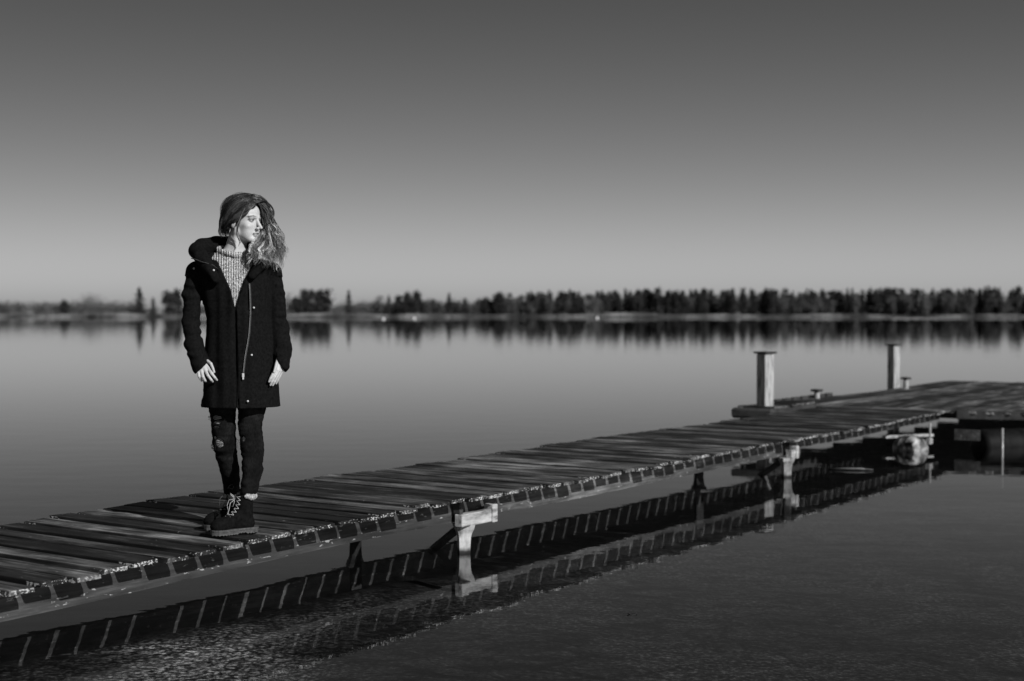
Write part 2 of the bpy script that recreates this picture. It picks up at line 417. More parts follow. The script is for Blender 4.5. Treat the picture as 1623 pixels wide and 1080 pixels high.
# floats: round pale drum standing under the corner, dark drums right, plate, pipe
def W2P(px, py, z): return W2L(px, py, z)
def drum(name, c, r, L, ang, m, tiltz=0):
    V = []; Fc = []; n = 20
    prof = [(-L / 2, r * .7), (-L / 2 + .02, r * .93), (-L / 2 + .06, r), (-L * .18, r), (-L * .16, r * 1.04), (-L * .14, r), (L * .14, r), (L * .16, r * 1.04), (L * .18, r), (L / 2 - .06, r), (L / 2 - .02, r * .93), (L / 2, r * .7)]
    ca, sa = math.cos(ang), math.sin(ang)
    for (x, q) in prof:
        for k in range(n):
            t = 2 * math.pi * k / n; V.append((c[0] + x * ca - q * math.cos(t) * sa, c[1] + x * sa + q * math.cos(t) * ca, c[2] + q * math.sin(t)))
    for j in range(len(prof) - 1):
        for k in range(n):
            q = (k + 1) % n; Fc.append([j * n + k, j * n + q, j * n + n + q, j * n + n + k])
    Fc.append([k for k in range(n)][::-1]); Fc.append([(len(prof) - 1) * n + k for k in range(n)])
    return mesh_obj(name, V, Fc, m, plat, True)
c = W2L(1444, 714, 0); drum('float_drum', (c.x, c.y, .01), .150, .30, R(-118), M_float)
for k, (qx, qy) in enumerate(((1600, 706), (1680, 706), (1770, 708))):
    c = W2L(qx, qy, 0); drum('float_drum', (c.x, c.y, .0), .19, .8, R(-40), M_float_dark)
m_ = MB(); a, b_ = W2L(1402, 693, .12), W2L(1478, 690, .12); d = b_ - a; m_.box(((a + b_) / 2)[:], (d.length, .07, .03), math.atan2(d.y, d.x)); m_.build('float_bracket', M_cap, plat)
m_ = MB(); c = W2L(1474, 700, .13); m_.box(c[:], (.09, .05, .06)); m_.box((c.x + .02, c.y, .235), (.02, .02, .17)); m_.build('hanger', M_post, plat)
m_ = MB(); c = W2L(1534, 690, .17); m_.box(c[:], (.02, .27, .12), R(8)); m_.build('float_plate', M_timber, plat)
m_ = MB(); c = W2L(1590, 716, 0); m_.tube([(c.x, c.y, -.4), (c.x, c.y, .25)], .013, 10); m_.build('pipe', M_galv, plat, True)
# mooring posts
def post(px, off, top_y, w, base_z, label):
    t = t_for(px, off); o = empty('mooring_post', (BX + PD.x * t + PN.x * off, BY + PD.y * t + PN.y * off, base_z))
    D = o.location.y; zt = HC - (top_y - HY) * D / F; o.rotation_euler.z = R(39)
    h = zt - base_z; m = MB(); m.box((0, 0, h / 2 - .01), (w, w, h - .02), bev=.012); m.build('shaft', M_post, o)
    m = MB(); m.box((0, 0, h - .008), (w * 1.28, w * 1.28, .022)); m.build('cap', M_iron, o)
    tag(o, label, 'mooring post', 'square mooring posts at the platform'); return o
post(1213, 1.78, 558, .150, -.9, 'square wooden mooring post nearer the camera, standing at the end of the dark beam')
post(1416.5, 2.40, 546, .140, -.9, 'square wooden mooring post farther off, beside the far small bollard')
def bollard(px, off, top_y, label):
    t = t_for(px, off); o = empty('bollard', (BX + PD.x * t + PN.x * off, BY + PD.y * t + PN.y * off, ZD - .02))
    D = o.location.y; h = HC - (top_y - HY) * D / F - o.location.z
    m = MB(); m.tube([(0, 0, 0), (0, 0, .015), (0, 0, .02), (0, 0, h - .03)], [.06, .06, .038, .034], 12); m.build('stem', M_post, o)
    m = MB(); m.box((0, 0, h - .018), (.115, .115, .032), R(20)); m.build('cap', M_iron, o)
    o.rotation_euler.z = R(20); tag(o, label, 'bollard', 'short bollards on the platform edge')
bollard(1295, 2.14, 617, 'short capped bollard on the near part of the platform edge, left of the farther post')
bollard(1436, 2.10, 598, 'short capped bollard right beside the farther mooring post')

# ------------------------------------------------------------------ lake bed, water, far shore
def bed_z(x, y):
    d = .13 + .030 * max(0, y - 5.2) + .035 * max(0, x + .5) + .0006 * max(0, y - 12) ** 1.5
    nn = PN.x * (x - BX) + PN.y * (y - BY); d += .55 * max(0, min(nn - .75, 3))
    if y < 4.6: d -= (4.6 - y) * .16
    if y > 420: d = max(-.25, 5.5 - (y - 420) * .045)
    return -min(d, 5.5) if y < 420 else -min(5.5, d)
xs = sorted(set([round(v, 3) for v in list(np.linspace(-6, 12, 73)) + [-1500, -900, -500, -300, -180, -100, -60, -35, -20, -12, 20, 35, 60, 100, 180, 300, 500, 900, 1500]]))
ys = sorted(set([round(v, 3) for v in list(np.linspace(-3, 22, 101)) + [-400, -150, -60, -25, -10, 26, 32, 40, 55, 80, 120, 200, 300, 400, 430, 460, 490, 510, 525, 535, 545, 556, 570, 600, 700, 900, 1400, 2500]]))
V = []; Fc = []
for y in ys:
    for x in xs:
        z = bed_z(x, y)
        if -8 < x < 14 and 2 < y < 24: z += mnoise.noise((x * 1.3, y * 1.3, 0)) * .03 + mnoise.noise((x * 4, y * 4, 5)) * .01
        if y < 4.6 and z > 0: z = min(z, .7)
        V.append((x, y, z))
nx = len(xs)
for j in range(len(ys) - 1):
    for i in range(nx - 1): Fc.append([j * nx + i, j * nx + i + 1, (j + 1) * nx + i + 1, (j + 1) * nx + i])
m, t, b = mat('lake_bed_gravel', .1, .9, .1)
big = noise(t, coords(t, (.8, .8, .8)), 1, 3, .55)
vo = N(t, 'ShaderNodeTexVoronoi'); vo.inputs['Scale'].default_value = 1; t.links.new(coords(t, (38, 42, 38)), vo.inputs['Vector']); vo.inputs['Randomness'].default_value = 1
sc_ = N(t, 'ShaderNodeSeparateColor'); t.links.new(vo.outputs['Color'], sc_.inputs[0])
fine = noise(t, coords(t, (30, 34, 30)), 1, 5, .7)
peb = math_(t, 'MULTIPLY', math_(t, 'POWER', sc_.outputs[0], 5.0), math_(t, 'LESS_THAN', vo.outputs['Distance'], .42))
zone = ramp(t, big, [(.44, .0), (.60, 1.0)])
geo = N(t, 'ShaderNodeNewGeometry'); sx = N(t, 'ShaderNodeSeparateXYZ'); t.links.new(geo.outputs['Position'], sx.inputs[0])
zx = N(t, 'ShaderNodeMapRange'); zx.inputs[1].default_value = -.8; zx.inputs[2].default_value = -1.5; zx.inputs[3].default_value = .08; zx.inputs[4].default_value = 1.0
t.links.new(sx.outputs[0], zx.inputs[0])
zy = N(t, 'ShaderNodeMapRange'); zy.inputs[1].default_value = 9.0; zy.inputs[2].default_value = 7.0; zy.inputs[3].default_value = .05; zy.inputs[4].default_value = 1.0
t.links.new(sx.outputs[1], zy.inputs[0])
nn_ = math_(t, 'ADD', math_(t, 'MULTIPLY', sx.outputs[0], PN.x), math_(t, 'ADD', math_(t, 'MULTIPLY', sx.outputs[1], PN.y), -(PN.x * BX + PN.y * BY)))
zn = N(t, 'ShaderNodeMapRange'); zn.inputs[1].default_value = .80; zn.inputs[2].default_value = .38; zn.inputs[3].default_value = .0; zn.inputs[4].default_value = 1.0
t.links.new(nn_, zn.inputs[0])
gravelly = math_(t, 'MULTIPLY', math_(t, 'MULTIPLY', zx.outputs[0], zn.outputs[0]), math_(t, 'ADD', math_(t, 'MULTIPLY', zone, .9), .1))
mid = noise(t, coords(t, (2.6, 4.0, 3)), 1, 4, .6, 1.2)
crk = N(t, 'ShaderNodeTexVoronoi', feature='DISTANCE_TO_EDGE'); crk.inputs['Scale'].default_value = 1; wv = coords(t, (3.0, 3.6, 3))
wd = N(t, 'ShaderNodeVectorMath', operation='ADD'); nz = N(t, 'ShaderNodeTexNoise'); nz.inputs['Scale'].default_value = 1.5; t.links.new(wv, nz.inputs['Vector']); t.links.new(wv, wd.inputs[0]); t.links.new(nz.outputs['Color'], wd.inputs[1]); t.links.new(wd.outputs[0], crk.inputs['Vector'])
mudk = math_(t, 'MULTIPLY', ramp(t, mid, [(.40, .08), (.5, .6), (.62, 1.0)]), ramp(t, crk.outputs['Distance'], [(.0, .0), (.06, 1.0)]))
mud = math_(t, 'MULTIPLY', ramp(t, fine, [(.35, .008), (.55, .035), (.72, .12)]), math_(t, 'MULTIPLY', mudk, zn.outputs[0]))
mud = math_(t, 'ADD', mud, .002)
g1 = math_(t, 'MULTIPLY', ramp(t, fine, [(.44, .008), (.53, .14), (.63, .95)]), 1.0)
colr = mixf(t, gravelly, mud, g1)
colr = math_(t, 'ADD', colr, math_(t, 'MULTIPLY', math_(t, 'MULTIPLY', peb, .8), math_(t, 'ADD', math_(t, 'MULTIPLY', gravelly, 1.0), .03)))
cc = N(t, 'ShaderNodeCombineColor')
for i in range(3): t.links.new(colr, cc.inputs[i])
t.links.new(cc.outputs[0], b.inputs['Base Color']); bump(t, b, fine, .8, .02)
M_bed = m
bed = mesh_obj('lake_bed', V, Fc, M_bed, None, True); tag(bed, None, None, None, 'structure')
# water surface: clear shallow water, mirror-like at grazing angles
m = bpy.data.materials.new('lake_water'); m.use_nodes = True; t = m.node_tree; t.nodes.clear()
tr = N(t, 'ShaderNodeBsdfTransparent'); tr.inputs[0].default_value = (.78, .78, .78, 1)
gl = N(t, 'ShaderNodeBsdfGlossy'); gl.inputs['Roughness'].default_value = .0; gl.inputs[0].default_value = (.95, .95, .95, 1)
fr = N(t, 'ShaderNodeFresnel'); fr.inputs[0].default_value = 1.333
gb = N(t, 'ShaderNodeNewGeometry'); t.links.new(mixf(t, gb.outputs['Backfacing'], 1.333, 1 / 1.333), fr.inputs[0])
mx = N(t, 'ShaderNodeMixShader'); out = N(t, 'ShaderNodeOutputMaterial')
t.links.new(fr.outputs[0], mx.inputs[0]); t.links.new(tr.outputs[0], mx.inputs[1]); t.links.new(gl.outputs[0], mx.inputs[2]); t.links.new(mx.outputs[0], out.inputs[0])
n1 = noise(t, coords(t, (1.3, 2.6, 1)), 1, 3, .5); n2 = noise(t, coords(t, (7, 12, 1)), 1, 2, .5)
hh = math_(t, 'ADD', math_(t, 'MULTIPLY', n1, 1.0), math_(t, 'MULTIPLY', n2, .12))
bp = N(t, 'ShaderNodeBump'); bp.inputs['Strength'].default_value = 1; bp.inputs['Distance'].default_value = .0017; t.links.new(hh, bp.inputs['Height'])
t.links.new(bp.outputs[0], gl.inputs['Normal'])
M_water = m
w = mesh_obj('lake_water', [(-1500, -400, 0), (1500, -400, 0), (1500, 562, 0), (-1500, 562, 0)], [(0, 1, 2, 3)], M_water); tag(w, None, None, None, 'structure')

# reeds along the far shore
SH = 556.0
def shore_y(x): return SH + 2 * math.sin(x * .013 + 1) + 1.5 * math.sin(x * .05)
M_reed = simple_noise_mat('dry_reeds', [(.38, .03), (.5, .11), (.62, .26)], (.09, .09, .3), .9, .1, 0)
nb = 26000; rx = RS.uniform(-330, 330, nb); ry = np.array([shore_y(v) for v in rx]) - 2 + RS.uniform(0, 6, nb)
dens = np.array([mnoise.noise((v * .035, 0, 4)) for v in rx]); right = np.clip((rx - 60) / 120, 0, 1)
hgt = (.8 + .8 * RS.rand(nb)) * (1 - .35 * right) * np.clip(.95 + dens * .9, .25, 1.3)
ww = .12 + .12 * RS.rand(nb); ln = RS.normal(0, .12, nb)
V = np.zeros((nb, 3, 3), np.float32); V[:, 0] = np.stack([rx - ww, ry, np.full(nb, -.15)], 1); V[:, 1] = np.stack([rx + ww, ry + .1, np.full(nb, -.15)], 1); V[:, 2] = np.stack([rx + ln, ry, hgt], 1)
o = fast_mesh('reeds', V.reshape(-1, 3), np.arange(nb * 3).reshape(-1, 3), M_reed); tag(o, 'belt of pale dry reeds along the far shoreline', 'reeds', None, 'stuff')

# foliage tones (bare twigs paler, evergreens dark)
M_conifer = simple_noise_mat('evergreen_foliage', [(.35, .012), (.5, .028), (.7, .06)], (.9, .9, .9), .9, .1, 0)
M_twigs = simple_noise_mat('bare_twigs', [(.35, .06), (.5, .11), (.7, .18)], (.9, .9, .9), .9, .1, 0)
M_scrub = simple_noise_mat('leafless_scrub', [(.35, .035), (.5, .07), (.7, .13)], (.9, .9, .9), .9, .1, 0)
M_trunk = simple_noise_mat('bark', [(.35, .03), (.7, .10)], (4, 4, 1), .9, .1, 0)
def cards(C, size, rs):
    n = len(C); a = rs.normal(size=(n, 3)); a /= np.linalg.norm(a, axis=1)[:, None]; b = rs.normal(size=(n, 3)); b -= (a * b).sum(1)[:, None] * a; b /= np.linalg.norm(b, axis=1)[:, None]
    s = size * rs.uniform(.6, 1.4, n)[:, None]
    return np.stack([C - a * s - b * s * .5, C + a * s - b * s * .4, C + b * s * .9], 1)
def conifer_pts(h, w, n, rs):
    u = rs.rand(n) ** 1.25; z = h * (.12 + .88 * u); ang = rs.rand(n) * 6.283
    lob = 1 + .35 * np.sin(ang * 3 + z * 2.1) * np.sin(z * 1.7 + rs.rand() * 6)
    env = (1 - u) ** .75 * lob * (.75 + .35 * np.sin(z / h * 34)); r = w * env * np.sqrt(rs.rand(n)) + .05
    return np.stack([r * np.cos(ang), r * np.sin(ang), z - .12 * r], 1)
def pine_pts(h, w, n, rs):      # bare lower stem, ragged upper crown
    P = []
    k = 9
    for i in range(k):
        zc = h * rs.uniform(.22, .95); rr = w * rs.uniform(.4, .75) * (1.25 - zc / h * .6); a = rs.rand() * 6.28; of = w * .5 * (1.05 - zc / h)
        q = rs.normal(size=(n // k, 3)) * rr * np.array([.6, .6, .5]); P.append(q + [of * math.cos(a), of * math.sin(a), zc])
    return np.concatenate(P)
def round_pts(h, w, n, rs, z0=.12):
    P = []
    k = 12
    for i in range(k):
        v = rs.normal(size=3); v /= np.linalg.norm(v); c = np.array([0, 0, h * .55]) + v * [w * .62, w * .62, h * .3]
        q = rs.normal(size=(n // k, 3)) * np.array([w * .3, w * .3, h * .13]); P.append(c + q)
    P = np.concatenate(P); P[:, 2] = np.clip(P[:, 2], h * z0, h * 1.0); return P
GEN = {'conifer': (conifer_pts, .36, M_conifer), 'pine': (pine_pts, .42, M_conifer), 'round': (round_pts, .22, M_twigs), 'scrub': (round_pts, .34, M_scrub)}
def tree(px, top_y, wpx, kind, label, y=None, n=520, seed=0, name=None, cat='tree', group=None):
    y = y or SH + 14; x = (px - CX) / F * y; h = (HY - top_y) * y / F + HC - .3; w = wpx / 2 / F * y * (1.35 if kind in ('pine', 'conifer') else 1.1)
    rs = np.random.RandomState(seed + int(px)); f, s, m = GEN[kind]
    o = empty(name or {'conifer': 'conifer_tree', 'pine': 'pine_tree', 'round': 'bare_tree', 'scrub': 'bush'}[kind], (x, y, .25))
    T = cards(f(h, w, n, rs), s * (h / 9) ** .5, rs); fast_mesh('crown', T.reshape(-1, 3), np.arange(len(T) * 3).reshape(-1, 3), m, o)
    tb = MB(); th = h * (.93 if kind in ('conifer', 'pine') else .5)
    tb.tube([(0, 0, -.3), (.03, 0, th * .4), (.05, .03, th)], [.17, .12, .03], 6)
    if kind == 'round':
        for q in range(7):
            a = q * 1.1; tb.tube([(0, 0, h * .25), (w * .5 * math.cos(a), w * .5 * math.sin(a), h * .6), (w * .8 * math.cos(a + .3), w * .8 * math.sin(a + .3), h * .82)], [.08, .05, .015], 5)
    tb.build('trunk', M_trunk, o); tag(o, label, cat, group or 'trees on the far shore'); return o
tree(221, 456, 24, 'conifer', 'dark pointed conifer standing tallest at the left of the far shore', n=800)
tree(209, 478, 26, 'scrub', 'low dark bush at the left foot of the tall pointed conifer', name='bush', cat='bush')
tree(150, 464, 44, 'round', 'pale rounded bare tree left of the tall pointed conifer', y=SH + 60, n=1300)
tree(101, 474, 15, 'pine', 'small dark evergreen left of the pale rounded bare tree')
tree(4, 483, 22, 'scrub', 'dark bush cut by the left edge of the picture', name='bush', cat='bush')
tree(28, 476, 10, 'round', 'thin bare tree near the left edge of the picture', y=SH + 60, n=300)
tree(243, 472, 14, 'conifer', 'small conifer just right of the tall pointed conifer', n=400)
tree(266, 462, 20, 'pine', 'left of the two bushy evergreens just left of the standing woman', n=900)
tree(281, 461, 18, 'pine', 'right of the two bushy evergreens just left of the standing woman', n=900)
tree(459, 463, 18, 'round', 'pale bare tree just right of the coat sleeve', y=SH + 50, n=600)
tree(471, 464, 20, 'pine', 'shorter evergreen at the left end of the dark clump right of the woman', n=900)
for i, (px, ty) in enumerate([(484, 461), (495, 459), (507, 460), (518, 461)]):
    tree(px, ty, 17, 'pine', ['first tree from the left of the tall dark clump right of the woman', 'second tree from the left of the tall dark clump right of the woman',
        'third tree from the left of the tall dark clump right of the woman', 'rightmost tree of the tall dark clump right of the woman'][i], n=1000, group='trees of the dark clump')
tree(553, 461, 15, 'conifer', 'slim pointed conifer standing alone between two clumps', n=600)
tree(540, 477, 20, 'round', 'low pale bare tree left of the slim lone conifer', n=400)
tree(577, 475, 20, 'round', 'low pale bare tree right of the slim lone conifer', n=400)
tree(602, 470, 18, 'scrub', 'grey leafless tree before the long clump above the leftmost buoy', n=600)
tree(616, 468, 11, 'conifer', 'small conifer at the left end of the broad clump', n=500)
tree(632, 466, 14, 'pine', 'dark evergreen at the left of the broad rounded clump', n=900)
tree(646, 465, 18, 'pine', 'broad evergreen in the middle of the rounded clump', n=1000)
tree(660, 465, 18, 'pine', 'broad evergreen at the right of the rounded clump', n=1000)
tree(683, 474, 20, 'scrub', 'low grey leafless tree right of the rounded clump', n=600)
tree(712, 465, 14, 'conifer', 'pointed conifer above low grey scrub between the two left buoys and the forest', n=600)
tree(698, 476, 20, 'scrub', 'low grey scrub left of the pointed conifer', n=500, name='bush', cat='bush')
tree(737, 473, 16, 'conifer', 'short wide dark conifer left of the gap before the forest', n=600)
tree(769, 474, 10, 'conifer', 'narrow short conifer in the gap before the forest', n=400)
tree(752, 481, 22, 'scrub', 'low scrub in the gap between the short conifers', n=400, name='bush', cat='bush')
tree(792, 466, 22, 'pine', 'rounded evergreen at the left end of the long forest', n=1000)
tree(836, 464, 14, 'conifer', 'pointed dark conifer rising at the left of the long forest', n=700)
# low scrub band behind everything and the long forest: masses nobody could count
def mass(name, label, cat, items, m_by):
    T = {k: [] for k in m_by}
    for (px, y, h, w, kind, n, sd) in items:
        rs = np.random.RandomState(sd); f, s, mm = GEN[kind]; P = f(h, w, n, rs) + np.array([(px - CX) / F * y, y, .2]); T[kind].append(cards(P, s * (h / 9) ** .5, rs))
    first = None
    V = []; mi = []; mats = []
    for i, k in enumerate(m_by):
        if not T[k]: continue
        q = np.concatenate(T[k]); V.append(q); mi += [len(mats)] * len(q); mats.append(GEN[k][2])
    V = np.concatenate(V); o = fast_mesh(name, V.reshape(-1, 3), np.arange(len(V) * 3).reshape(-1, 3))
    for x in mats: o.data.materials.append(x)
    o.data.polygons.foreach_set('material_index', np.array(mi[:len(o.data.polygons)], np.int32))
    return tag(o, label, cat, None, 'stuff')
rnd = random.Random(3)
it = []
for i in range(330):
    px = rnd.uniform(-60, 820); it.append((px, SH + rnd.uniform(25, 70), rnd.uniform(3.2, 5.6) + (1.2 if px < 200 or px > 560 else 0), rnd.uniform(2.5, 4.5), 'scrub' if rnd.random() < .6 else 'round', 200, i))
mass('scrub_belt', 'low grey leafless scrub behind the reeds along the left half of the far shore', 'scrub', it, ['scrub', 'round'])
it = []
for i in range(560):
    px = rnd.uniform(785, 1700); tp = np.interp(px, [785, 850, 900, 1060, 1110, 1300, 1400, 1623], [470, 465, 463, 462, 461, 462, 460, 458])
    y = SH + rnd.uniform(14, 55); h = (HY - tp + rnd.choice([-9, -6, -4, -2, 0, 1, 2, 4])) * y / F + 1.2 + (rnd.random() < .08) * .9
    kind = rnd.choice(['pine', 'conifer', 'conifer', 'scrub'] if rnd.random() < .85 else ['round']); w = rnd.uniform(1.2, 2.2)
    it.append((px, y, h * (.82 if kind in ('scrub', 'round') else 1), w * 1.25, kind, 520, 1000 + i))
for i in range(46):
    px = rnd.uniform(590, 800); y = SH + rnd.uniform(16, 40); h = (HY - np.interp(px, [590, 800], [481, 473]) + rnd.choice([-3, 0, 2])) * y / F + 1.2
    it.append((px, y, h, rnd.uniform(1.4, 2.6), rnd.choice(['pine', 'scrub', 'conifer']), 380, 3000 + i))
mass('forest', 'long dense dark forest filling the right half of the far shore', 'forest', it, ['pine', 'conifer', 'scrub', 'round'])
# buoys
M_buoy, _, _ = mat('white_buoy', .8, .4, .4)
for i, (px, py, lab) in enumerate([(608, 506, 'leftmost of the three white buoys, below grey leafless trees'), (657, 505.3, 'middle white buoy, below the rounded evergreen clump'), (946.5, 504.5, 'rightmost white buoy, alone below the long forest')]):
    D = F * HC / (py - HY) * .97; o = empty('buoy', ((px - CX) / F * D, D, 0)); r = .36 * D / 400 * 1.05
    V = []; Fc = []; n = 16; prof = [(-.6, .3), (-.3, .8), (0, 1), (.4, .95), (.75, .7), (.95, .3), (1.0, .12)]
    for (z, q) in prof:
        for k in range(n): V.append((q * r * math.cos(k * 2 * math.pi / n), q * r * math.sin(k * 2 * math.pi / n), z * r + .15 * r))
    for j in range(len(prof) - 1):
        for k in range(n): Fc.append([j * n + k, j * n + (k + 1) % n, (j + 1) * n + (k + 1) % n, (j + 1) * n + k])
    Fc.append(list(range((len(prof) - 1) * n, len(prof) * n))); Fc.append(list(range(n))[::-1])
    mesh_obj('float_body', V, Fc, M_buoy, o, True); mb = MB(); mb.tube([(0, 0, r), (0, 0, r * 1.35)], r * .12, 6); mb.build('mooring_eye', M_iron, o)
    tag(o, lab, 'buoy', 'white buoys off the far shore')
# floating bits
M_leaf = simple_noise_mat('dead_leaf', [(.3, .01), (.7, .03)], (30, 30, 30))
D = F * HC / (976 - HY); V = []; n = 10
for k in range(n):
    a = 2 * math.pi * k / n; V.append((.025 * math.cos(a) * (1 + .25 * math.sin(3 * a)), .02 * math.sin(a), .004 + .004 * math.cos(2 * a)))
V += [(v[0], v[1], v[2] - .0025) for v in V]
Fc = [list(range(n)), list(range(2 * n - 1, n - 1, -1))] + [[k, n + k, n + (k + 1) % n, (k + 1) % n] for k in range(n)]
o = mesh_obj('floating_leaf', V, Fc, M_leaf); o.location = ((1003 - CX) / F * D, D, 0); tag(o, 'small dark leaf floating alone on the water in front of the footbridge', 'leaf')
D = F * HC / (746 - HY); mb = MB(); mb.tube([(-.2, .06, .006), (-.05, .0, .012), (.08, -.02, .012), (.2, -.05, .008)], [.006, .012, .014, .007], 7)
o = mb.build('floating_branch', M_pile, None, True); o.location = ((1350 - CX) / F * D, D, 0); tag(o, 'pale thin stick floating under the footbridge near the pale float drum', 'stick')

#PERSON
# ------------------------------------------------------------------ the woman on the footbridge
DP = 7.34; SC = F / DP
person = empty('person', ((375 - CX) / SC, DP, ZD + sag(0) + .003), R(11))
tag(person, 'woman in black coat, pale knit sweater and ripped jeans standing on the planks, looking aside', 'person')
def P(px, py, v=0, r=None):
    q = ((px - 375) / SC, v, (846 - py) / SC); return q if r is None else q + (r,)
def U(px): return (px - 375) / SC
def Zp(py): return (846 - py) / SC
def skin_like(name, rough, spec, attrname='tone', bs=0, sc=200, sss=0):
    m, t, b = mat(name, .5, rough, spec); a = attr(t, attrname)
    n = noise(t, coords(t, (sc, sc, sc)), 1, 2, .5)
    v = math_(t, 'MULTIPLY', a, math_(t, 'ADD', .93, math_(t, 'MULTIPLY', n, .14)))
    cc = N(t, 'ShaderNodeCombineColor')
    for i in range(3): t.links.new(v, cc.inputs[i])
    t.links.new(cc.outputs[0], b.inputs['Base Color'])
    if bs: bump(t, b, n, bs, .001)
    return m
M_skin = skin_like('skin', .5, .35)
M_coat = simple_noise_mat('black_wool', [(.3, .003), (.7, .009)], (90, 90, 90), .95, .06, .6, .0015)
M_coat_in = simple_noise_mat('black_lining', [(.3, .004), (.7, .008)], (40, 40, 40), .8, .1, .2, .001)
m, t, b = mat('dark_denim', .02, .95, .04)
n = noise(t, coords(t, (260, 260, 60)), 1, 3, .6); n2 = noise(t, coords(t, (14, 14, 9)), 1, 3, .5)
t.links.new(ramp(t, math_(t, 'ADD', math_(t, 'MULTIPLY', n, .45), math_(t, 'MULTIPLY', n2, .55)), [(.35, .003), (.5, .008), (.68, .022)]), b.inputs['Base Color']); bump(t, b, n, .6, .001)
M_jeans = m
# ribbed marled knit
m, t, b = mat('marled_rib_knit', .4, .95, .05)
tc = N(t, 'ShaderNodeTexCoord'); sx = N(t, 'ShaderNodeSeparateXYZ'); t.links.new(tc.outputs['Object'], sx.inputs[0])
rib = math_(t, 'SINE', math_(t, 'MULTIPLY', sx.outputs[0], 2 * math.pi / .0125))
n = noise(t, coords(t, (230, 230, 150)), 1, 2, .6)
tone = math_(t, 'ADD', math_(t, 'MULTIPLY', n, 1.0), math_(t, 'MULTIPLY', rib, .06))
t.links.new(ramp(t, tone, [(.32, .05), (.44, .2), (.56, .46), (.7, .62)]), b.inputs['Base Color'])
bump(t, b, math_(t, 'ADD', math_(t, 'MULTIPLY', rib, .5), n), .9, .004)
M_knit = m
M_boot = simple_noise_mat('dark_suede', [(.3, .003), (.7, .009)], (60, 60, 60), .95, .03, .3, .002)
M_sole = simple_noise_mat('rubber_sole', [(.3, .03), (.7, .09)], (50, 50, 50), .6, .3, .3, .002)
M_lace = simple_noise_mat('pale_lace', [(.3, .22), (.7, .45)], (300, 300, 300), .9, .1, .2, .001)
M_lace_dk = simple_noise_mat('dark_lace', [(.3, .04), (.7, .09)], (300, 300, 300), .9, .1, .2, .001)
M_fur = simple_noise_mat('pale_fleece', [(.3, .12), (.5, .28), (.7, .5)], (90, 90, 90), .95, .05, .8, .004)
M_metal = simple_noise_mat('bright_metal', [(.3, .35), (.7, .55)], (50, 50, 50), .4, .5, 0)
M_tape = simple_noise_mat('grey_zip_tape', [(.3, .02), (.7, .05)], (200, 200, 60), .7, .3, .3, .001)
m, t, b = mat('wavy_hair', .2, .38, .5)
a = attr(t, 'tone'); cc = N(t, 'ShaderNodeCombineColor')
for i in range(3): t.links.new(a, cc.inputs[i])
t.links.new(cc.outputs[0], b.inputs['Base Color']); M_hair = m

def displaced(V, amp, sc, seed=0, stretch=(1, 1, 1), center=None):
    out = np.array(V, np.float64)
    for i in range(len(out)):
        p = out[i]; n = mnoise.noise_vector((p[0] * sc * stretch[0] + seed, p[1] * sc * stretch[1], p[2] * sc * stretch[2]))
        out[i] = p + np.array(n) * amp
    return out
def front(Fv, G, u, z):
    """first surface met from the camera side at (u, z) of a sampled field"""
    X, Y, Z = G; i = int(np.clip(round((u - X[0, 0, 0]) / (X[1, 0, 0] - X[0, 0, 0])), 0, X.shape[0] - 1)); k = int(np.clip(round((z - Z[0, 0, 0]) / (Z[0, 0, 1] - Z[0, 0, 0])), 0, X.shape[2] - 1))
    col = Fv[i, :, k]; w = np.where(col < 0)[0]
    if len(w) == 0: return None
    j = w[0]
    if j == 0: return float(Y[0, 0, 0])
    f = col[j - 1] / (col[j - 1] - col[j]); return float(Y[0, j - 1, 0] + f * (Y[0, j, 0] - Y[0, j - 1, 0]))
# ---- head frame
HD = np.array([U(385.5), .0, Zp(352)]); yaw = R(54); Fh = np.array([math.sin(yaw), -math.cos(yaw)]); Lh = np.array([math.cos(yaw), math.sin(yaw)])
PITCHH = R(2)
def to_head(X, Y, Z):
    du, dv, c = X - HD[0], Y - HD[1], Z - HD[2]
    a = du * Lh[0] + dv * Lh[1]; b = du * Fh[0] + dv * Fh[1]
    return a, b * math.cos(PITCHH) - c * math.sin(PITCHH) * -1 * -1, c
def from_head(a, b, c): return (HD[0] + a * Lh[0] + b * Fh[0], HD[1] + a * Lh[1] + b * Fh[1], HD[2] + c)
def to_head(X, Y, Z):
    du, dv = X - HD[0], Y - HD[1]; return du * Lh[0] + dv * Lh[1], du * Fh[0] + dv * Fh[1], Z - HD[2]
parts = []   # (V, Q, tone)
G = grid((-.16, -.20, Zp(418)), (.20, .20, Zp(306)), .0027)
H = to_head(*G)
h = sd_ell(H, (0, -.012, .032), (.073, .093, .080))
h = smin(h, sd_ell(H, (0, .028, -.022), (.055, .058, .078)), .02)
h = smin(h, sd_ell(H, (0, .032, .042), (.060, .055, .050)), .02)
h = smin(h, sd_ell(H, (0, .036, -.072), (.040, .042, .034)), .018)
h = smin(h, sd_caps(H, (-.012, .074, -.100), (.012, .074, -.100), .014), .016)
for s in (-1, 1):
    h = smin(h, sd_caps(H, (s * .050, .0, -.060), (s * .022, .058, -.096), .013, .012), .018)
    h = smin(h, sd_ell(H, (s * .042, .058, -.030), (.018, .020, .016)), .014)
    h = smin(h, sd_ell(H, (s * .034, .046, -.056), (.022, .026, .034)), .016)
    h = smin(h, sd_caps(H, (s * .012, .086, .016), (s * .040, .074, .016), .009, .008), .01)
h = smin(h, sd_caps(H, (0, .084, .012), (0, .100, -.022), .0075, .008), .009)      # nose
h = smin(h, sd_caps(H, (0, .100, -.022), (0, .112, -.038), .0075, .0085), .006)
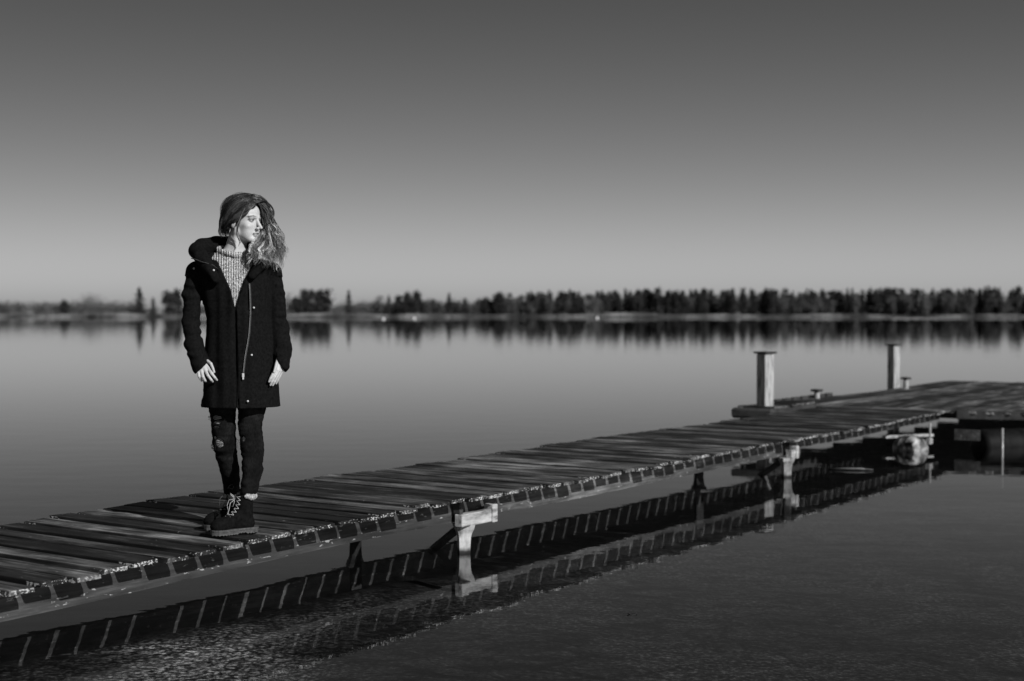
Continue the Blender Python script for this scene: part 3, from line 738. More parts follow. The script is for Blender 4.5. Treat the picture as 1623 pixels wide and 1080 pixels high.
for s in (-1, 1):
    h = smin(h, sd_ell(H, (s * .0115, .098, -.042), (.0075, .010, .0065)), .005)
    h = smax(h, -sd_ell(H, (s * .031, .096, .001), (.017, .018, .010)), .008)
    h = smax(h, -sd_ell(H, (s * .007, .101, -.0495), (.0035, .006, .0035)), .002)
    h = smin(h, sd_ell(H, (s * .031, .0735, .000), (.0125, .0125, .0115)), .003)   # closed over eyeball
h = smin(h, sd_caps(H, (-.017, .083, -.0655), (0, .093, -.0635), .005, .006), .006)
h = smin(h, sd_caps(H, (.017, .083, -.0655), (0, .093, -.0635), .005, .006), .006)
h = smin(h, sd_caps(H, (-.013, .084, -.077), (.013, .084, -.077), .0075), .006)
h = smax(h, -sd_caps(H, (-.022, .094, -.0705), (.022, .094, -.0705), .0030), .003)
h = smax(h, -sd_caps(H, (-.015, .098, -.0885), (.015, .098, -.0885), .0065), .006)
ear = sd_ell(H, (-.073, -.008, -.012), (.008, .017, .030)); ear = smax(ear, -sd_ell(H, (-.082, -.004, -.008), (.006, .009, .017)), .004)
h = smin(h, ear, .006)
neckb = P(371, 405, .015); ntop = from_head(0, -.018, -.055)
nk = sd_caps(G, ntop, neckb, .048, .054); nk = smin(nk, sd_caps(G, from_head(-.045, -.01, -.05), P(374, 403, -.03), .012, .012), .02)
nk = smin(nk, sd_caps(G, P(357, 416, .02), P(386, 416, .02), .048), .04)
h = smin(h, nk, .018)
V, Q = surface_nets(h, (G[0][0, 0, 0], G[1][0, 0, 0], G[2][0, 0, 0]), .0027)
A_, B_, C_ = to_head(V[:, 0], V[:, 1], V[:, 2])
tone = np.full(len(V), .45)
aa = np.abs(A_)
def reg(cond, val, w=None):
    tone[cond] = val
fr_ = B_ > .055
reg(fr_ & (((aa - .034) / .020) ** 2 + ((C_ - (.0205 - (aa - .03) ** 2 * 9)) / .0036) ** 2 < 1), .10)
reg(fr_ & (((aa - .031) / .016) ** 2 + ((C_ - .0015) / .0075) ** 2 < 1), .22)
reg(fr_ & (((aa - .031) / .013) ** 2 + ((C_ + .0005) / .0042) ** 2 < 1), .42)
reg(fr_ & (((aa - .030) / .0065) ** 2 + ((C_) / .0048) ** 2 < 1), .03)
reg(fr_ & (np.abs(aa - .031) < .0145) & (np.abs(C_ - (.0050 - (aa - .031) ** 2 * 22)) < .0019), .02)
reg((B_ > .07) & ((A_ / .024) ** 2 + ((C_ + .071) / .0125) ** 2 < 1), .27)
reg((B_ > .07) & (aa < .023) & (np.abs(C_ + .0705) < .0020), .06)
reg((B_ > .09) & (np.abs(aa - .007) < .0042) & (np.abs(C_ + .0490) < .0032), .04)  # nostrils, like the mouth line above: shade painted into the skin tone
parts.append((V, Q, tone))
# ---- hands
def hand(lo, hi, wrist, knuckles, fingers, thumb, pr):
    G = grid(lo, hi, .0026); d = None
    for k in knuckles:
        c = sd_caps(G, P(*wrist), P(*k), pr * 1.15, .0092); d = c if d is None else smin(d, c, .009)
    for f in fingers + [thumb]:
        ff = None
        for i in range(len(f) - 1):
            r0 = .0088 - .0011 * i if len(f) == 4 else .0086; r1 = r0 - .0011
            c = sd_caps(G, P(*f[i]), P(*f[i + 1]), r0, r1); ff = c if ff is None else smin(ff, c, .0015)
        d = smin(d, ff, .0028)
    V, Q = surface_nets(d, (G[0][0, 0, 0], G[1][0, 0, 0], G[2][0, 0, 0]), .0026); parts.append((V, Q, np.full(len(V), .43)))
hand(P(303, 612, -.16), P(352, 560, .02), (321, 574, -.065), [(332, 584.5, -.095), (327, 587, -.100), (321.5, 589, -.098), (316.5, 590, -.092)],
     [[(332, 584.5, -.095), (336.5, 592, -.118), (341.5, 598.5, -.118), (344.5, 602.5, -.105)], [(327, 587, -.100), (331, 595, -.125), (336, 602, -.122), (338, 605, -.110)],
      [(321.5, 589, -.098), (323.5, 597, -.118), (326.5, 603, -.112), (327.5, 604.5, -.102)], [(316.5, 590, -.092), (317.5, 596.5, -.106), (320.5, 602, -.100), (321.5, 603.5, -.094)]],
     [(330, 573, -.075), (335.5, 577, -.100), (338.5, 584, -.115), (340.5, 590, -.116)], .013)
hand(P(415, 620, -.15), P(460, 556, .03), (443, 571, -.050), [(435.5, 586.5, -.080), (439.5, 588.5, -.078), (443, 588.5, -.070), (446, 587, -.060)],
     [[(435.5, 586.5, -.080), (430.5, 595, -.092), (427, 601, -.096), (424.8, 606, -.094)], [(439.5, 588.5, -.078), (433.5, 599, -.090), (429.5, 606, -.092), (427, 611.5, -.088)],
      [(443, 588.5, -.070), (437.5, 599, -.078), (433.5, 606.5, -.080), (430.6, 612, -.076)], [(446, 587, -.060), (441.5, 598, -.064), (438.5, 604, -.064), (436, 609.5, -.060)]],
     [(439, 571, -.060), (436.5, 578, -.078), (434.5, 585, -.092), (432.5, 591, -.098)], .013)
# ---- the rest of the body, under the clothes
G = grid((-.28, -.14, .03), (.30, .30, 1.50), .010)
LL = [P(357, 640, .05, .062), P(353, 665, .05, .060), P(355, 705, .065, .053), P(358, 725, .09, .047), P(363, 750, .13, .042), P(366, 775, .17, .030), P(368, 800, .18, .026)]
RL = [P(396, 640, .04, .064), P(396, 678, .02, .056), P(399, 712, .0, .052), P(399, 747, -.01, .046), P(391.5, 778, -.02, .027), P(387.5, 800, -.022, .022)]
d = smin(chain(G, LL, .01), chain(G, RL, .01), .01)
d = smin(d, loft_sdf(G, [(Zp(636), U(377), .035, .12, .075), (Zp(600), U(379), .03, .13, .09), (Zp(520), U(377), .03, .125, .085), (Zp(440), U(374), .03, .15, .085), (Zp(418), U(373), .03, .11, .06)]), .03)
ARM_R = [P(317, 436, .03, .032), P(306.5, 480, .022, .030), P(307, 525, .008, .028), P(321, 574, -.062, .024)]
ARM_L = [P(428, 436, .03, .032), P(438, 485, .03, .030), P(445, 540, .0, .028), P(443, 571, -.048, .024)]
d = smin(d, chain(G, ARM_R, .01), .02); d = smin(d, chain(G, ARM_L, .01), .02)
V, Q = surface_nets(d, (G[0][0, 0, 0], G[1][0, 0, 0], G[2][0, 0, 0]), .010); parts.append((V, Q, np.full(len(V), .30)))
Vs, Qs, Ts, off = [], [], [], 0
for V, Q, tn in parts: Vs.append(V); Qs.append(Q + off); Ts.append(tn); off += len(V)
body = fast_mesh('body', np.concatenate(Vs), np.concatenate(Qs), M_skin, person, True); add_attr(body, 'tone', np.concatenate(Ts))
# ---- sweater
G = grid((-.20, -.15, Zp(560)), (.20, .17, Zp(380)), .0045)
d = loft_sdf(G, [(Zp(555), U(377), .03, .135, .095), (Zp(500), U(375), .03, .135, .105), (Zp(460), U(374), .03, .15, .110), (Zp(430), U(373), .03, .15, .100), (Zp(412), U(372), .025, .13, .078), (Zp(402), U(371), .02, .095, .064)])
# round neckline roll
for k in range(16):
    a0, a1 = k / 16 * 2 * math.pi, (k + 1) / 16 * 2 * math.pi
    q = [(U(371) + .078 * math.cos(a), .02 + .074 * math.sin(a), Zp(401) + .018 * math.sin(a) + .010 * (-math.cos(a)) * 1.3) for a in (a0, a1)]
    d = smin(d, sd_caps(G, q[0], q[1], .0125), .008)
V, Q = surface_nets(d, (G[0][0, 0, 0], G[1][0, 0, 0], G[2][0, 0, 0]), .0045); V = displaced(V, .004, 12, 3)
sweater = fast_mesh('sweater', V, Q, M_knit, person, True)
sweater['label'] = 'pale marled rib-knit sweater'
# ---- coat
G = grid((-.30, -.24, Zp(652)), (.32, .26, Zp(368)), .0055); PX = G[0] * SC + 375; PY = 846 - G[2] * SC
def sec(py, l, r, hd, cv=.03): return (Zp(py), U((l + r) / 2), cv, (r - l) / 2 / SC, hd)
d = loft_sdf(G, [sec(647, 320.5, 443.5, .150), sec(610, 322, 441, .148), sec(570, 323.5, 439, .142), sec(530, 327, 434, .135), sec(505, 327.5, 430, .132), sec(470, 320, 430, .136), sec(445, 314, 431, .134), sec(428, 312, 432, .12), sec(415, 322, 424, .09)])
d = smin(d, sd_caps(G, P(318, 431, .03), P(340, 415, .03), .048, .045), .02); d = smin(d, sd_caps(G, P(427, 431, .03), P(405, 415, .03), .048, .045), .02)
sr = chain(G, [P(314, 432, .03, .054), P(306, 470, .025, .046), P(305.5, 515, .015, .044), P(308, 545, -.01, .046), P(320, 582, -.065, .046)], .012)
cr = (P(324, 583)); n1 = np.array([.60, .80])      # cuff line: from (335.7,569) to (312.8,592)
pl = ((PX - 324.2) * .71 + (PY - 580.7) * .71) / SC
sr = np.maximum(sr, pl - .002)
sl = chain(G, [P(430, 432, .03, .052), P(437, 470, .03, .046), P(441, 515, .025, .046), P(446.5, 555, -.01, .048), P(444, 580, -.045, .046)], .012)
pl2 = ((PX - 443) * (-.80) + (PY - 577) * .60) / SC * 1.0   # cuff line from (436,568) to (450,591)
pl2 = ((PY - 579) * .52 - (PX - 443.5) * .85) / SC
sl = np.maximum(sl, pl2 - .004)
sr = np.maximum(sr, -np.maximum(chain(G, [P(309, 545, -.01, .030), P(322, 586, -.068, .034)], .01), pl - .05))
sl = np.maximum(sl, -chain(G, [P(446, 560, -.015, .028), P(443.5, 584, -.05, .032)], .01))
d = smin(d, np.maximum(sr, -1), .006); d = smin(d, sl, .010)
# hood lying round the shoulders like a deep collar
hood = chain(G, [P(344, 446, -.112, .020), P(333, 428, -.105, .030), P(320, 409, -.075, .034), P(313, 400, -.02, .038), P(322, 394, .06, .043), P(345, 388, .115, .040), P(372, 386, .130, .040), P(402, 390, .118, .038), P(420, 398, .06, .038), P(424, 408, -.02, .034), P(414, 420, -.08, .030), P(399, 440, -.112, .020)], .015)
hood = smin(hood, chain(G, [P(312, 396, -.02, .024), P(320, 389, .05, .026), P(342, 383.5, .10, .024), P(372, 384, .12, .024), P(402, 387, .10, .022)], .01), .012)
d = smin(d, hood, .010)
# V opening and the hollow for the neck
py_ = [360, 396, 415.6, 440.6, 460, 480, 494]
left = np.interp(PY, py_, [336, 338.5, 345, 356.5, 366, 370.5, 374]); right = np.interp(PY, py_, [412, 410, 403, 390, 382.5, 377.5, 374.5])
vcut = np.maximum(np.maximum(left - PX, PX - right) / SC, G[1] - .03)
d = smax(d, -vcut, .006)
d = smax(d, -sd_caps(G, P(371, 420, .02), P(380, 360, .02), .088, .105), .008)
# open skirt: hollow below the hips
inner = loft_sdf(G, [sec(660, 326, 438, .132), sec(560, 331, 432, .120), sec(540, 340, 424, .10)]); d = np.maximum(d, -inner)
COATF = d
V, Q = surface_nets(d, (G[0][0, 0, 0], G[1][0, 0, 0], G[2][0, 0, 0]), .0055)
vx = V[:, 0] * SC + 375; vy = 846 - V[:, 2] * SC
# cloth folds: sleeve creases, long soft folds in the skirt, front edge overlap
out = V.copy()
armm = ((vx < 323) | (vx > 437)) & (vy > 440)
for i in range(len(V)):
    x, y, z = V[i]
    n = mnoise.noise((x * 9, y * 9, z * 34)) * .011 + mnoise.noise((x * 20, y * 20, z * 60 + 9)) * .003
    lo = mnoise.noise((x * 24, y * 12, z * 2.6 + 5)) * .017
    if armm[i]: w = n
    else: w = lo + n * .25
    cx, cy = (U(307), .01) if vx[i] < 323 else ((U(443), .01) if vx[i] > 437 else (U(378), .03))
    dx, dy = x - cx, y - cy; L = math.hypot(dx, dy) + 1e-6; out[i, 0] += dx / L * w * (.4 if not armm[i] else 1); out[i, 1] += dy / L * w
cl = np.interp(vy, [493, 600, 646], [374, 376.5, 378])
fm = (vy > 486) & (V[:, 1] < -.05) & (vx < 436) & (vx > 324)
wgt = np.clip((vx - cl) / 1.2, 0, 1) * np.clip((vx - cl) / -34 + 1.4, 0, 1) * np.clip((vy - 486) / 12, 0, 1)
out[:, 1] -= np.where(fm, wgt * .010, 0)
groove = np.exp(-((vx - cl + .8) / 1.3) ** 2) * np.clip((vy - 486) / 12, 0, 1); out[:, 1] += np.where(fm, groove * .010, 0)
coat = fast_mesh('coat', out, Q, M_coat, person, True)
coat['label'] = 'long black wool coat hanging open at the neck, hood down'
# zip, snaps
def surf_pts(path, lift):
    R_ = []
    for (px, py) in path:
        v = front(COATF, G, U(px), Zp(py)); v = -.1 if v is None else v; R_.append((U(px), v - lift, Zp(py)))
    return R_
zp = [(395.5, 452), (396.5, 470), (397, 495), (396, 515), (394.5, 532), (391.5, 550), (388.5, 566), (386.8, 580), (385.6, 592)]
zp = [tuple(x) for x in zip(np.interp(np.linspace(0, 8, 33), range(9), [q[0] for q in zp]), np.interp(np.linspace(0, 8, 33), range(9), [q[1] for q in zp]))]
def ribbon(path, w, lift, th, name, m, parent):
    pts = surf_pts(path, lift); V = []; Fc = []
    for (u, v, z) in pts:
        for a, b_ in ((-w / 2, th), (-w / 2, 0), (w / 2, 0), (w / 2, th)): V.append((u + a, v + b_, z))
    for i in range(len(pts) - 1):
        for k in range(4): q = (k + 1) % 4; Fc.append([4 * i + k, 4 * i + 4 + k, 4 * i + 4 + q, 4 * i + q])
    Fc.append([0, 1, 2, 3]); n = 4 * len(pts); Fc.append([n - 1, n - 2, n - 3, n - 4])
    return mesh_obj(name, V, Fc, m, parent)
z1 = ribbon(zp, .0075, .017, .012, 'zip', M_tape, coat)
mb = MB(); pts = surf_pts([(q[0] - 1.0, q[1]) for q in zp], .019); mb.tube(pts, .0005, 5); mb.build('zip_teeth', M_metal, coat, True)
mb = MB(); c = surf_pts([(384.8, 595)], .022)[0]; mb.box((c[0], c[1], c[2]), (.011, .005, .020)); mb.box((c[0], c[1] - .003, c[2] - .014), (.008, .004, .014)); mb.build('zip_pull', M_metal, coat)
cz = [(306, 413), (314, 415), (322, 418.5), (331, 421), (340, 424), (347, 430)]; mb = MB(); mb.tube(surf_pts(cz, .003), .0024, 5); mb.build('collar_zip', M_tape, coat, True)
for (px, py) in ((309.4, 428), (340.5, 431.7), (401.6, 489.7), (398, 563.6), (391.7, 635.6)):
    c = surf_pts([(px, py)], .018 if py > 480 else .005)[0]; mb = MB(); mb.tube([(c[0], c[1] + .006, c[2]), (c[0], c[1] - .002, c[2]), (c[0], c[1] - .0042, c[2])], [.0055, .0055, .003], 12); mb.build('snap', M_metal, coat, True)
# ---- jeans
G = grid((-.20, -.12, Zp(792)), (.20, .27, Zp(610)), .005)
JL = [P(358, 622, .045, .088), P(352.5, 648, .045, .0690), P(353.5, 675, .048, .0625), P(355, 705, .065, .0605), P(358, 725, .09, .055), P(363, 750, .13, .050), P(365.5, 768, .165, .045), P(366, 787, .175, .041)]
JR = [P(394, 622, .04, .088), P(398.5, 645, .03, .0715), P(395.5, 678, .015, .0605), P(399, 712, .0, .0595), P(399, 747, -.008, .0525), P(395, 770, -.018, .046), P(392, 783, -.02, .041)]
d = smin(chain(G, JL, .008), chain(G, JR, .008), .006)
for (px, py, rx_, rz_) in ((341.5, 663.5, 11.5, 3.4), (343, 671.5, 9, 1.6), (342, 678, 7, 1.3), (347.0, 704, 8.2, 7.4), (384.5, 697, 3.2, 4.5), (340, 696, 3, 2.5)):
    leg = JL if px < 375 else JR; zz = Zp(py); vc = np.interp(zz, [q[2] for q in leg][::-1], [q[1] for q in leg][::-1]); rr = np.interp(zz, [q[2] for q in leg][::-1], [q[3] for q in leg][::-1])
    cu = np.interp(zz, [q[2] for q in leg][::-1], [q[0] for q in leg][::-1]); dx = U(px) - cu; vf = vc - math.sqrt(max(rr * rr - dx * dx, 0))
    d = smax(d, -sd_ell(G, (U(px), vf, zz), (rx_ / SC, .020, rz_ / SC)), .003)
d = np.maximum(d, -chain(G, [(*q[:3], q[3] - .012) for q in JL], .01)); d = np.maximum(d, -chain(G, [(*q[:3], q[3] - .012) for q in JR], .01))
V, Q = surface_nets(d, (G[0][0, 0, 0], G[1][0, 0, 0], G[2][0, 0, 0]), .005)
for i in range(len(V)):
    x, y, z = V[i]; n = mnoise.noise((x * 9, y * 9, z * 38)) * .006 + mnoise.noise((x * 22, y * 22, z * 70)) * .0025
    cx, cy = (U(358), .07) if x * SC + 375 < 377 else (U(397), .0); L = math.hypot(x - cx, y - cy) + 1e-6; V[i, 0] += (x - cx) / L * n; V[i, 1] += (y - cy) / L * n
jeans = fast_mesh('jeans', V, Q, M_jeans, person, True); jeans['label'] = 'dark skinny jeans ripped open at the knees'
mb = MB(); rnd = random.Random(2)
for k in range(26):
    px, py = (rnd.uniform(333, 341), rnd.uniform(704, 711)) if k < 12 else ((rnd.uniform(373, 378), rnd.uniform(698, 708)) if k < 20 else (rnd.uniform(333, 350), rnd.uniform(666, 674)))
    a = Vector(P(px, py, -.0 + .0)); p1 = a + Vector((rnd.uniform(-.008, .008), rnd.uniform(-.004, .004), -rnd.uniform(.004, .02))); mb.tube([a, (a + p1) / 2 + Vector((rnd.uniform(-.004, .004), 0, 0)), p1], .0011, 4)
for (cx_, cy_, w_, k_) in ((341.5, 663.5, 11, 3), (347, 704, 8, 5)):
    for k in range(k_):
        yy = cy_ + (k - k_ / 2 + .5) * 2.6 + rnd.uniform(-.6, .6); vv = (np.interp(Zp(yy), [q[2] for q in JL][::-1], [q[1] for q in JL][::-1]) - np.interp(Zp(yy), [q[2] for q in JL][::-1], [q[3] for q in JL][::-1]))
        mb.tube([(U(cx_ - w_ + a_ * w_), vv + .028 * (abs(a_ - 1 + (cx_ - 355) / w_ * .35)) ** 2 * .5 - .001, Zp(yy + rnd.uniform(-.8, .8))) for a_ in (0, .5, 1, 1.5, 2)], .0013, 4)
fr2 = mb.build('frayed_thread', M_jeans, jeans); fr2['kind'] = 'stuff'
# ---- boots
def boot(cpx, v, fdir, lace_m, cuff, top_shift, label, loops):
    fx, fy = math.cos(fdir), math.sin(fdir)            # forward in (u, v)
    b_ = bpy.data.objects.new('boot', None); COL.objects.link(b_); b_.parent = person; b_.location = (U(cpx), v, 0); b_.rotation_euler = (0, 0, fdir - math.pi / 2); b_['label'] = label; b_.scale = (.90, .92, .97)
    G = grid((-.075, -.17, .0), (.075, .16, .26), .0042)
    d = sd_ell(G, (0, .088, .050), (.045, .052, .036))
    d = smin(d, sd_caps(G, (0, .070, .050), (0, -.015, .082), .038, .037), .02)
    d = smin(d, sd_caps(G, (0, -.080, .050), (0, -.02, .052), .036, .038), .02)
    d = smin(d, sd_caps(G, (0, -.064, .060), (top_shift, -.066, .205), .040, .046), .02)
    d = np.maximum(d, .026 - G[2]); d = np.maximum(d, G[2] - .205)
    d = np.maximum(d, -sd_caps(G, (top_shift, -.066, .18), (top_shift, -.066, .26), .038))
    # welt seam step above the sole and round the toe cap
    d -= .0022 * ((G[2] < .052) & (G[1] > -.2)) + .002 * (G[1] > .052) * (G[2] < .1)
    V, Q = surface_nets(d, (G[0][0, 0, 0], G[1][0, 0, 0], G[2][0, 0, 0]), .0042); V = displaced(V, .003, 24, 8)
    up = fast_mesh('upper', V, Q, M_boot, b_, True)
    # lugged sole
    def outline(s, grow=0):      # s along -1 heel .. 1 toe
        y = s * .139
        w = np.interp(s, [-1, -.92, -.7, -.35, .1, .5, .8, .93, 1], [.012, .030, .040, .037, .042, .050, .043, .028, .010]) + grow
        return y, w
    ss = np.concatenate([np.linspace(-1, -.8, 5), np.linspace(-.7, .7, 24), np.linspace(.8, 1, 5)]); V = []; Fc = []
    ring = [(outline(s)[0], outline(s)[1]) for s in ss] + [(outline(s)[0], -outline(s)[1]) for s in ss[::-1]]
    n = len(ring); lev = [(.0, -.002), (.008, .0), (.020, .001), (.0215, .003), (.030, .003), (.031, -.002)]
    for li, (z, g) in enumerate(lev):
        for k, (y, x) in enumerate(ring):
            zz = z
            if li <= 1 and (-.055 < y < -.008): zz = z + .010
            if li == 0 and k % 2: zz = z + .005
            V.append((x + math.copysign(g, x), y * (1 + g * 4), zz))
    for li in range(len(lev) - 1):
        for k in range(n): Fc.append([li * n + k, li * n + (k + 1) % n, (li + 1) * n + (k + 1) % n, (li + 1) * n + k])
    for k in range(len(ss) - 1): Fc.append([k, n - 1 - k, n - 2 - k, k + 1]); q = (len(lev) - 1) * n; Fc.append([q + k, q + k + 1, q + n - 2 - k, q + n - 1 - k])
    mesh_obj('sole', V, Fc, M_sole, b_)
    mb = MB(); cur = [(.058, .088), (.040, .095), (.020, .104), (.004, .118), (-.010, .136), (-.018, .156), (-.021, .178), (-.020, .198)]
    for i in range(len(cur) - 1):
        for s in (-1, 1):
            (y0, z0), (y1, z1) = cur[i], cur[i + 1]; k0, k1 = .022, .022
            mb.tube([(s * k0, y0 - .004, z0 - .001), (0, (y0 + y1) / 2 + .007, (z0 + z1) / 2 + .006), (-s * k1, y1 - .004, z1 - .001)], .0017, 5)
    for pth in loops: mb.tube(pth, .0020, 6)
    lc = mb.build('lace', lace_m, b_, True)
    if cuff:
        Gc = grid((-.075, -.135, .155), (.075, .0, .235), .004)
        dc = None
        for k in range(14):
            a0, a1 = R(168 + k * 15), R(168 + (k + 1) * 15)
            q = [(top_shift + .050 * math.cos(a), -.066 + .050 * math.sin(a), .196 + .004 * math.sin(a * 3)) for a in (a0, a1)]
            c = sd_caps(Gc, q[0], q[1], .0); c = np.maximum(c - .015, np.abs(Gc[2] - .196) - .019); dc = c if dc is None else smin(dc, c, .006)
        V, Q = surface_nets(dc, (Gc[0][0, 0, 0], Gc[1][0, 0, 0], Gc[2][0, 0, 0]), .004); V = displaced(V, .006, 60, 1)
        fast_mesh('fur_cuff', V, Q, M_fur, b_, False)
    return b_
bowA = [[(.0, -.004, .185), (.03, .02, .178), (.034, .03, .150), (.020, .030, .120), (.012, .034, .100)], [(.0, -.004, .185), (-.03, .02, .192), (-.045, .022, .176), (-.036, .026, .150), (-.018, .026, .150)],
        [(.0, .0, .188), (.028, .012, .205), (.012, .02, .214), (-.016, .016, .205), (0, .0, .19)], [(.0, -.004, .185), (-.008, .03, .165), (-.012, .04, .130), (-.010, .05, .105)]]
bowB = [[(.0, -.002, .200), (-.045, .006, .232), (-.080, .01, .245), (-.096, .012, .232), (-.080, .01, .218), (-.04, .006, .222), (0, 0, .205)], [(.0, -.004, .195), (.012, .028, .16), (.008, .036, .12)]]
boot(371, -.055, math.pi + R(25), M_lace, True, .004, 'nearer dark boot with pale laces and a fleece cuff', bowA)
boot(356, .160, math.pi + R(38), M_lace_dk, False, .0, 'farther dark boot with a dark lace loop', bowB)
# ---- hair
def catmull(pts, n):
    p = np.array(pts, float); p = np.vstack([2 * p[0] - p[1], p, 2 * p[-1] - p[-2]]); m = len(p) - 3; out = []
    for s in np.linspace(0, m - 1e-6, n):
        i = int(s); f = s - i; a, b, c, d_ = p[i:i + 4]
        out.append(.5 * (2 * b + (c - a) * f + (2 * a - 5 * b + 4 * c - d_) * f * f + (3 * b - a - 3 * c + d_) * f ** 3))
    return np.array(out)
HV, HQ, HT = [], [], []; hoff = [0]; hrs = np.random.RandomState(5)
def push_out(pts, rad=1.0):
    a, b, c = to_head(pts[:, 0], pts[:, 1], pts[:, 2]); q = np.stack([a / .082, (b + .012) / .101, (c - .034) / .098], 1); k = np.linalg.norm(q, axis=1)
    f = np.where(k < rad, rad / np.maximum(k, .3), 1); a, b, c = a * f, (b + .012) * f - .012, (c - .034) * f + .034
    return np.stack(from_head(a, b, c), 1)
def strands(guides, count, j0, j1, curl, freq, r0, t0, t1, ns=22, seed=0, spread=0, layer=(1.0, 1.10), cl=7, jw=.42):
    rs = np.random.RandomState(seed + 50); gs = [catmull([from_head(*q[1:]) if len(q) == 4 else P(*q) for q in g], ns) for g in guides]; nclump = max(3, count // cl)
    cph = rs.rand(nclump) * 6.28; cfr = rs.uniform(.8, 1.25, nclump); cw = rs.rand(nclump); cj = rs.normal(size=(nclump, 3)); camp = rs.uniform(.5, 1.3, nclump); ctn = rs.choice([.22, .6, 1.15, 2.3], size=nclump, p=[.34, .26, .24, .16]); cL = rs.uniform(.7, 1.0, nclump)
    s = np.linspace(0, 1, ns)
    for k in range(count):
        ci = rs.randint(nclump); w = np.clip(cw[ci] + rs.normal() * .03, 0, .999) * (len(gs) - 1); i = int(w); f = w - i
        c = gs[i] * (1 - f) + gs[min(i + 1, len(gs) - 1)] * f
        L = cL[ci] * rs.uniform(.93, 1.0)
        c = np.stack([np.interp(s * L, s, c[:, q]) for q in range(3)], 1)
        jit = cj[ci][None] * (j0 + (j1 - j0) * s)[:, None] * .9 + rs.normal(size=3)[None] * (j0 + (j1 - j0) * s)[:, None] * jw
        ph = cph[ci] + rs.normal() * .16; amp = curl * s ** 1.1 * camp[ci] * rs.uniform(.9, 1.1)
        an = ph + 6.283 * freq * cfr[ci] * s ** .9
        c = c + jit; c[:, 0] += amp * np.cos(an); c[:, 1] += amp * .8 * np.sin(an); c[:, 2] += amp * .35 * np.sin(an + 1)
        c = push_out(c, rs.uniform(*layer))
        c += np.cumsum(rs.normal(size=(ns, 3)), 0) * .00018
        d_ = np.gradient(c, axis=0); d_ /= np.linalg.norm(d_, axis=1)[:, None] + 1e-9
        a = np.cross(d_, [0, .3, 1]); a /= np.linalg.norm(a, axis=1)[:, None] + 1e-9; b = np.cross(d_, a)
        rr = r0 * rs.uniform(.6, 1.3) * (1 - .75 * s ** 2.5); ring = []
        for q in range(3):
            t = q * 2.094; ring.append(c + (a * math.cos(t) + b * math.sin(t)) * rr[:, None])
        V = np.stack(ring, 1).reshape(-1, 3); idx = np.arange(ns - 1)[:, None] * 3; base = hoff[0]
        Q = np.concatenate([np.concatenate([idx + q, idx + (q + 1) % 3, idx + 3 + (q + 1) % 3, idx + 3 + q], 1) for q in range(3)]) + base
        tn = (t0 + (t1 - t0) * np.clip(s * 1.25 - .1, 0, 1)) * ctn[ci] * rs.uniform(.75, 1.25)
        HV.append(V); HQ.append(Q); HT.append(np.repeat(tn, 3)); hoff[0] += len(V)
# over the crown and back down the near side, tucked behind the ear
h_ = lambda *q: [('h',) + p for p in q]
strands([h_((-.034, .088, .076), (-.062, .068, .046), (-.083, .032, .012), (-.087, -.010, -.016), (-.072, -.052, -.046), (-.046, -.078, -.078)),
         h_((-.020, .088, .088), (-.052, .068, .080), (-.080, .030, .048), (-.086, -.010, .014), (-.078, -.055, -.030), (-.050, -.085, -.075)),
         h_((-.012, .062, .118), (-.060, .036, .098), (-.086, -.010, .055), (-.083, -.055, .005), (-.062, -.090, -.048), (-.030, -.098, -.085)),
         h_((-.005, .020, .136), (-.050, -.008, .120), (-.078, -.045, .068), (-.070, -.080, .008), (-.046, -.094, -.045), (-.020, -.102, -.088)),
         h_((.0, -.030, .138), (-.040, -.060, .120), (-.055, -.084, .068), (-.042, -.100, .002), (-.020, -.100, -.045), (.0, -.108, -.09)),
         h_((.010, -.055, .130), (.030, -.095, .092), (.040, -.108, .030), (.032, -.108, -.030), (.022, -.100, -.09))], 1500, .004, .007, .008, 1.6, .0010, .034, .085, seed=1, layer=(.92, 1.0), cl=20, jw=.22)
strands([h_((-.018, .092, .088), (.020, .106, .100), (.055, .094, .086), (.085, .066, .040), (.095, .055, -.01), (.104, .060, -.06)),
         h_((-.012, .060, .120), (.030, .075, .127), (.072, .062, .102), (.100, .040, .040), (.106, .035, -.03), (.112, .045, -.08)),
         h_((-.005, .020, .138), (.040, .030, .132), (.082, .018, .092), (.104, -.005, .020), (.105, .0, -.05)),
         h_((.0, -.030, .138), (.045, -.030, .126), (.086, -.040, .072), (.096, -.050, .0), (.092, -.040, -.06))], 900, .003, .006, .009, 1.5, .0010, .036, .09, seed=2, layer=(.94, 1.03), cl=18, jw=.22)
strands([h_((-.006, .098, .074), (-.030, .092, .086), (-.058, .070, .078), (-.080, .030, .050)), h_((-.044, .082, .056), (-.058, .072, .052), (-.074, .048, .036), (-.086, .010, .010)), h_((-.060, .060, .022), (-.068, .050, .016), (-.080, .026, .0), (-.086, -.005, -.02))], 130, .001, .003, .003, 1.2, .0006, .06, .09, seed=12, layer=(1.0, 1.03))
strands([h_((.0, .02, .138), (-.05, .0, .130), (-.09, -.04, .08), (-.095, -.08, .02)), h_((.0, -.04, .140), (-.02, -.08, .125), (-.03, -.125, .06), (-.02, -.135, .0)), h_((.01, .05, .135), (.05, .05, .135), (.09, .03, .10), (.12, .02, .04))], 70, .004, .010, .008, 1.3, .0004, .07, .12, seed=13, layer=(1.0, 1.12))
